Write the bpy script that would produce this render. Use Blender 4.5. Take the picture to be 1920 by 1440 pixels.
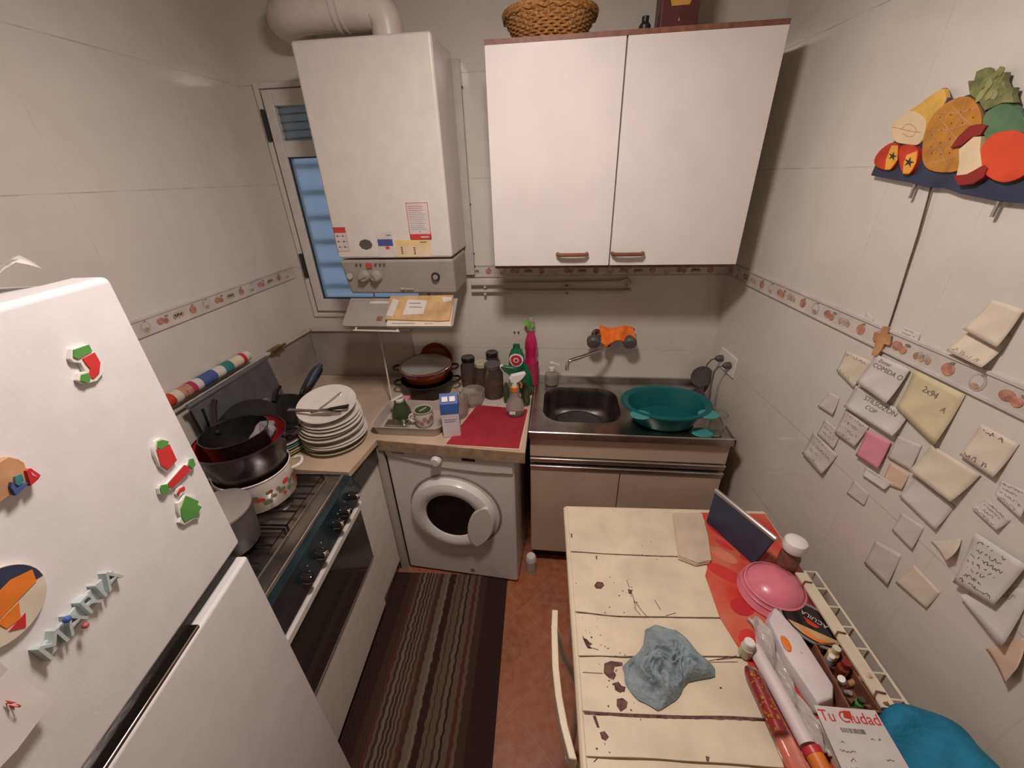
import bpy, math, random
from mathutils import Matrix, Vector
random.seed(7)
for o in list(bpy.data.objects): bpy.data.objects.remove(o)
SC=bpy.context.scene
COL=SC.collection
PI=math.pi
# ---------------- camera, world, exposure, lamp ----------------
YAW,PIT,ROL=-.123,.483,-.033
def cam_basis():
    cy,sy,cp,sp=math.cos(YAW),math.sin(YAW),math.cos(PIT),math.sin(PIT)
    f=Vector((sy*cp,cy*cp,-sp)); r=Vector((cy,-sy,0)); u=r.cross(f)
    cr,sr=math.cos(ROL),math.sin(ROL)
    return cr*r+sr*u, -sr*r+cr*u, f
r_,u_,f_=cam_basis()
cd=bpy.data.cameras.new('camera'); cam=bpy.data.objects.new('camera',cd); COL.objects.link(cam)
m=Matrix((( r_.x,u_.x,-f_.x,1.395),(r_.y,u_.y,-f_.y,-2.0),(r_.z,u_.z,-f_.z,1.895),(0,0,0,1)))
cam.matrix_world=m
cd.sensor_width=36; cd.sensor_fit='HORIZONTAL'; cd.lens=747.7/1920*36; cd.clip_start=.02
SC.camera=cam
SC.view_settings.view_transform='Standard'; SC.view_settings.look='None'
SC.view_settings.exposure=0.50; SC.view_settings.gamma=1; SC.view_settings.use_curve_mapping=False
w=bpy.data.worlds.new('world'); SC.world=w; w.use_nodes=True
w.node_tree.nodes['Background'].inputs[0].default_value=(.46,.60,.80,1)
w.node_tree.nodes['Background'].inputs[1].default_value=.50
LAMP_STRENGTH=104.0; LAMP_COL=(1,.85,.78)
# ---------------- materials ----------------
MC={}
def M(name,col=(.5,.5,.5),rough=.5,metal=0,var=.06,scale=18,bump=0,bscale=60,trans=0,ior=1.45,coat=0,emis=0,alpha=1,col2=None,stretch=None):
    if name in MC: return MC[name]
    m=bpy.data.materials.new(name); m.use_nodes=True; nt=m.node_tree; b=nt.nodes['Principled BSDF']
    b.inputs['Roughness'].default_value=rough; b.inputs['Metallic'].default_value=metal
    b.inputs['Transmission Weight'].default_value=trans; b.inputs['IOR'].default_value=ior
    b.inputs['Coat Weight'].default_value=coat; b.inputs['Alpha'].default_value=alpha
    b.inputs['Base Color'].default_value=(*col,1)
    tc=nt.nodes.new('ShaderNodeTexCoord'); src=tc.outputs['Object']
    if stretch:
        mp=nt.nodes.new('ShaderNodeMapping'); mp.inputs['Scale'].default_value=stretch; nt.links.new(src,mp.inputs[0]); src=mp.outputs[0]
    if var>0:
        n=nt.nodes.new('ShaderNodeTexNoise'); n.inputs['Scale'].default_value=scale; n.inputs['Detail'].default_value=4
        nt.links.new(src,n.inputs['Vector'])
        mx=nt.nodes.new('ShaderNodeMix'); mx.data_type='RGBA'
        c2=col2 if col2 else tuple(max(0,c*(1-2.2*var)) for c in col)
        c1=col if col2 else tuple(min(1,c*(1+var)) for c in col)
        mx.inputs[6].default_value=(*c1,1); mx.inputs[7].default_value=(*c2,1)
        rp=nt.nodes.new('ShaderNodeMapRange'); rp.inputs[1].default_value=.35; rp.inputs[2].default_value=.7
        nt.links.new(n.outputs[0],rp.inputs[0]); nt.links.new(rp.outputs[0],mx.inputs[0]); nt.links.new(mx.outputs[2],b.inputs['Base Color'])
    if bump>0:
        n2=nt.nodes.new('ShaderNodeTexNoise'); n2.inputs['Scale'].default_value=bscale; n2.inputs['Detail'].default_value=3
        nt.links.new(src,n2.inputs['Vector'])
        bp=nt.nodes.new('ShaderNodeBump'); bp.inputs['Strength'].default_value=bump; bp.inputs['Distance'].default_value=.01
        nt.links.new(n2.outputs[0],bp.inputs['Height']); nt.links.new(bp.outputs[0],b.inputs['Normal'])
    if emis>0:
        b.inputs['Emission Color'].default_value=(*col,1); b.inputs['Emission Strength'].default_value=emis
    MC[name]=m; return m
class NB:   # small node builder
    def __init__(s,name):
        s.m=bpy.data.materials.new(name); s.m.use_nodes=True; s.nt=s.m.node_tree; s.b=s.nt.nodes['Principled BSDF']; MC[name]=s.m
        tc=s.nt.nodes.new('ShaderNodeTexCoord'); s.P=tc.outputs['Object']
        sp=s.nt.nodes.new('ShaderNodeSeparateXYZ'); s.nt.links.new(s.P,sp.inputs[0]); s.x,s.y,s.z=sp.outputs
    def op(s,o,a,b=None,c=None):
        n=s.nt.nodes.new('ShaderNodeMath'); n.operation=o
        for i,v in enumerate((a,b,c)):
            if v is None: continue
            if isinstance(v,(int,float)): n.inputs[i].default_value=v
            else: s.nt.links.new(v,n.inputs[i])
        return n.outputs[0]
    def noise(s,scale,detail=3,vec=None,rough=.5):
        n=s.nt.nodes.new('ShaderNodeTexNoise'); n.inputs['Scale'].default_value=scale; n.inputs['Detail'].default_value=detail; n.inputs['Roughness'].default_value=rough
        s.nt.links.new(vec or s.P,n.inputs['Vector']); return n.outputs[0]
    def vec(s,x,y,z):
        n=s.nt.nodes.new('ShaderNodeCombineXYZ')
        for i,v in enumerate((x,y,z)):
            if isinstance(v,(int,float)): n.inputs[i].default_value=v
            else: s.nt.links.new(v,n.inputs[i])
        return n.outputs[0]
    def mr(s,v,a,b,c=0,d=1):
        n=s.nt.nodes.new('ShaderNodeMapRange'); s.nt.links.new(v,n.inputs[0])
        for i,k in enumerate((a,b,c,d)): n.inputs[i+1].default_value=k
        return n.outputs[0]
    def mix(s,f,a,b):
        n=s.nt.nodes.new('ShaderNodeMix'); n.data_type='RGBA'
        if isinstance(f,(int,float)): n.inputs[0].default_value=f
        else: s.nt.links.new(f,n.inputs[0])
        for i,v in ((6,a),(7,b)):
            if isinstance(v,tuple): n.inputs[i].default_value=(*v,1)
            else: s.nt.links.new(v,n.inputs[i])
        return n.outputs[2]
    def line(s,v,v0,per,w):   # 1 on a line of half-width w, repeating
        a=s.op('SUBTRACT',v,v0-per/2); a=s.op('MODULO',s.op('ADD',a,per*40),per); a=s.op('ABSOLUTE',s.op('SUBTRACT',a,per/2))
        return s.mr(a,w*.5,w,1,0)
    def out(s,col,rough=.5,h=None,hs=.3,metal=0,dist=.005):
        if isinstance(col,tuple): s.b.inputs['Base Color'].default_value=(*col,1)
        else: s.nt.links.new(col,s.b.inputs['Base Color'])
        if isinstance(rough,(int,float)): s.b.inputs['Roughness'].default_value=rough
        else: s.nt.links.new(rough,s.b.inputs['Roughness'])
        s.b.inputs['Metallic'].default_value=metal
        if h is not None:
            bp=s.nt.nodes.new('ShaderNodeBump'); bp.inputs['Strength'].default_value=hs; bp.inputs['Distance'].default_value=dist
            s.nt.links.new(h,bp.inputs['Height']); s.nt.links.new(bp.outputs[0],s.b.inputs['Normal'])
        return s.m
def tile_mat(name,axis,u0,base):
    n=NB(name); u=n.x if axis=='x' else n.y
    up=n.mr(n.z,1.47,1.471)
    hl=n.op('MAXIMUM',n.op('MULTIPLY',n.line(n.z,1.06,.39,.0022),n.op('SUBTRACT',1,up)),n.op('MULTIPLY',n.line(n.z,1.885,.385,.0022),up))
    vl=n.line(u,u0,.262,.0018)
    g=n.op('MAXIMUM',hl,n.op('MULTIPLY',vl,.30))
    dirt=n.mr(n.noise(9,5),.42,.62)
    gg=n.op('MULTIPLY',g,n.op('ADD',.10,n.op('MULTIPLY',dirt,.42)))
    marb=n.mr(n.noise(5,6,rough=.7),.3,.75)
    c=n.mix(marb,base,tuple(k*.9 for k in base))
    c=n.mix(gg,c,(.30,.21,.15))
    h=n.op('SUBTRACT',n.op('MULTIPLY',n.noise(4,2),.5),n.op('MULTIPLY',g,.5))
    return n.out(c,n.mr(n.noise(30,3),.3,.7,.09,.19),h,.2)
TB=(.685,.65,.585)
tile_mat('tile_back','x',1.46,TB); tile_mat('tile_left','y',-.884,TB); tile_mat('tile_right','y',-.72,TB)
# ---------------- mesh builder ----------------
class MB:
    def __init__(s): s.v=[];s.f=[];s.m=[]
    def add(s,vs,fs,mi=0):
        k=len(s.v); s.v+=[Vector(p) for p in vs]; s.f+=[tuple(i+k for i in q) for q in fs]; s.m+=[mi]*len(fs); return s
    def box(s,x0,x1,y0,y1,z0,z1,mi=0,mat=None):
        vs=[Vector((x,y,z)) for z in (z0,z1) for y in (y0,y1) for x in (x0,x1)]
        if mat: vs=[mat@p for p in vs]
        return s.add(vs,[(0,2,3,1),(4,5,7,6),(0,1,5,4),(2,6,7,3),(0,4,6,2),(1,3,7,5)],mi)
    def lathe(s,pr,c=(0,0,0),n=32,mi=0,mat=None,sx=1,sy=1):
        vs=[];fs=[];ring=[]
        for r,z in pr:
            if r<1e-6: ring.append([len(vs)]); vs.append(Vector((0,0,z)))
            else:
                ring.append(list(range(len(vs),len(vs)+n)))
                vs+=[Vector((r*sx*math.cos(2*PI*i/n),r*sy*math.sin(2*PI*i/n),z)) for i in range(n)]
        for a,b in zip(ring,ring[1:]):
            for i in range(n):
                j=(i+1)%n
                if len(a)==1 and len(b)==1: continue
                if len(a)==1: fs.append((a[0],b[j],b[i]))
                elif len(b)==1: fs.append((a[i],a[j],b[0]))
                else: fs.append((a[i],a[j],b[j],b[i]))
        C=Matrix.Translation(c)@(mat or Matrix()); return s.add([C@p for p in vs],fs,mi)
    def tube(s,pts,r,n=10,mi=0,closed=False,cap=True):
        pts=[Vector(p) for p in pts]; k=len(pts); R_=r if isinstance(r,(list,tuple)) else [r]*k
        vs=[];fs=[];prev=None
        for i,p in enumerate(pts):
            if closed: t=pts[(i+1)%k]-pts[i-1]
            else: t=pts[min(i+1,k-1)]-pts[max(i-1,0)]
            t=t.normalized() if t.length>1e-9 else Vector((0,0,1))
            if prev is None:
                a=Vector((0,0,1)) if abs(t.z)<.9 else Vector((1,0,0)); x=t.cross(a).normalized()
            else:
                x=prev-t*prev.dot(t); x=x.normalized() if x.length>1e-6 else t.orthogonal().normalized()
            prev=x; y=t.cross(x)
            vs+=[p+R_[i]*(math.cos(2*PI*j/n)*x+math.sin(2*PI*j/n)*y) for j in range(n)]
        for i in range(k if closed else k-1):
            a=i*n;b=((i+1)%k)*n
            for j in range(n): fs.append((a+j,a+(j+1)%n,b+(j+1)%n,b+j))
        if cap and not closed: fs.append(tuple(range(n))[::-1]); fs.append(tuple(range((k-1)*n,k*n)))
        return s.add(vs,fs,mi)
    def prism(s,poly,O,U,V,h0,h1,mi=0):   # poly in (u,v); extruded along U x V
        O,U,V=Vector(O),Vector(U),Vector(V); W=U.cross(V).normalized(); n=len(poly)
        a=sum(poly[i][0]*poly[(i+1)%n][1]-poly[(i+1)%n][0]*poly[i][1] for i in range(n))
        if a<0: poly=poly[::-1]
        vs=[O+U*p[0]+V*p[1]+W*h0 for p in poly]+[O+U*p[0]+V*p[1]+W*h1 for p in poly]
        fs=[tuple(range(n))[::-1],tuple(range(n,2*n))]+[(i,(i+1)%n,n+(i+1)%n,n+i) for i in range(n)]
        return s.add(vs,fs,mi)
    def grid(s,fn,nu,nv,mi=0):
        vs=[fn(i/nu,j/nv) for j in range(nv+1) for i in range(nu+1)]
        fs=[(j*(nu+1)+i,j*(nu+1)+i+1,(j+1)*(nu+1)+i+1,(j+1)*(nu+1)+i) for j in range(nv) for i in range(nu)]
        return s.add(vs,fs,mi)
    def text(s,txt,size,O,U,V,depth,mi=0,center=True,shear=0):
        cu=bpy.data.curves.new('t','FONT'); cu.body=txt; cu.size=size; cu.extrude=depth; cu.shear=shear
        if center: cu.align_x='CENTER'; cu.align_y='CENTER'
        ob=bpy.data.objects.new('t',cu); COL.objects.link(ob)
        dg=bpy.context.evaluated_depsgraph_get(); me=bpy.data.meshes.new_from_object(ob.evaluated_get(dg))
        O,U,V=Vector(O),Vector(U).normalized(),Vector(V).normalized(); W=U.cross(V)
        s.add([O+U*v.co.x+V*v.co.y+W*v.co.z for v in me.vertices],[tuple(p.vertices) for p in me.polygons],mi)
        bpy.data.objects.remove(ob); bpy.data.meshes.remove(me); bpy.data.curves.remove(cu); return s
    def ball(s,c,r,mi=0,n=16,sz=1):
        return s.lathe([(r*math.sin(PI*i/10),-r*sz*math.cos(PI*i/10)) for i in range(11)],c,n,mi)
INV={}
def thing(name,label,cat,loc=(0,0,0),rotz=0,group=None,kind=None):
    o=bpy.data.objects.new(name,None); COL.objects.link(o); o.empty_display_size=.05
    o.location=loc; o.rotation_euler=(0,0,rotz); tag(o,label,cat,group,kind)
    INV[o.name]=(Matrix.Translation(loc)@Matrix.Rotation(rotz,4,'Z')).inverted(); return o
def tag(o,label=None,cat=None,group=None,kind=None):
    if label: o['label']=label
    if cat: o['category']=cat
    if group: o['group']=group
    if kind: o['kind']=kind
    return o
def build(name,mb,mats,parent=None,local=False,bevel=0,bseg=2,smooth=True,solid=0,sub=0,angle=35,label=None,origin=None):
    if isinstance(mats,str): mats=[mats]
    vs=mb.v
    inv=None
    if parent is not None:
        root=parent
        while root.parent: root=root.parent
        inv=INV.get(root.name)
    if inv is not None and not local: vs=[inv@p for p in vs]
    if origin is not None:
        O=Vector(origin); vs=[p-O for p in vs]
    me=bpy.data.meshes.new(name); me.from_pydata([tuple(p) for p in vs],[],mb.f); 
    for k in mats: me.materials.append(MC[k])
    for p,mi in zip(me.polygons,mb.m): p.material_index=mi
    me.validate(); me.update()
    o=bpy.data.objects.new(name,me); COL.objects.link(o)
    if origin is not None: o.location=origin
    if parent is not None: o.parent=parent
    if smooth:
        for p in me.polygons: p.use_smooth=True
        try: me.set_sharp_from_angle(angle=math.radians(angle))
        except Exception: pass
    if sub: md=o.modifiers.new('s','SUBSURF'); md.levels=sub; md.render_levels=sub
    if solid: md=o.modifiers.new('t','SOLIDIFY'); md.thickness=solid; md.offset=0
    if bevel: md=o.modifiers.new('b','BEVEL'); md.width=bevel; md.segments=bseg; md.limit_method='ANGLE'; md.harden_normals=True
    if label: o['label']=label
    return o
def BX(*a,mi=0): return MB().box(*a,mi=mi)
def RX(a): return Matrix.Rotation(a,4,'X')
def RY(a): return Matrix.Rotation(a,4,'Y')
def RZ(a): return Matrix.Rotation(a,4,'Z')
def T(*a): return Matrix.Translation(a)
def copy_tree(o,parent=None):
    c=o.copy(); COL.objects.link(c)
    if parent: c.parent=parent
    for ch in list(o.children): copy_tree(ch,c)
    return c
def rwx(y): return 2.193-.09*y       # x of the right wall at y
def rw(y,z,off=0): return Vector((rwx(y)-off,y,z))
RWV=Vector((-.09,1,0)).normalized()   # along right wall, +y
def arc(c,r,a0,a1,n,ax='xz'):
    out=[]
    for i in range(n+1):
        a=math.radians(a0+(a1-a0)*i/n); d={'xz':(math.cos(a),0,math.sin(a)),'yz':(0,math.cos(a),math.sin(a)),'xy':(math.cos(a),math.sin(a),0)}[ax]
        out.append(tuple(c[k]+r*d[k] for k in range(3)))
    return out
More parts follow.
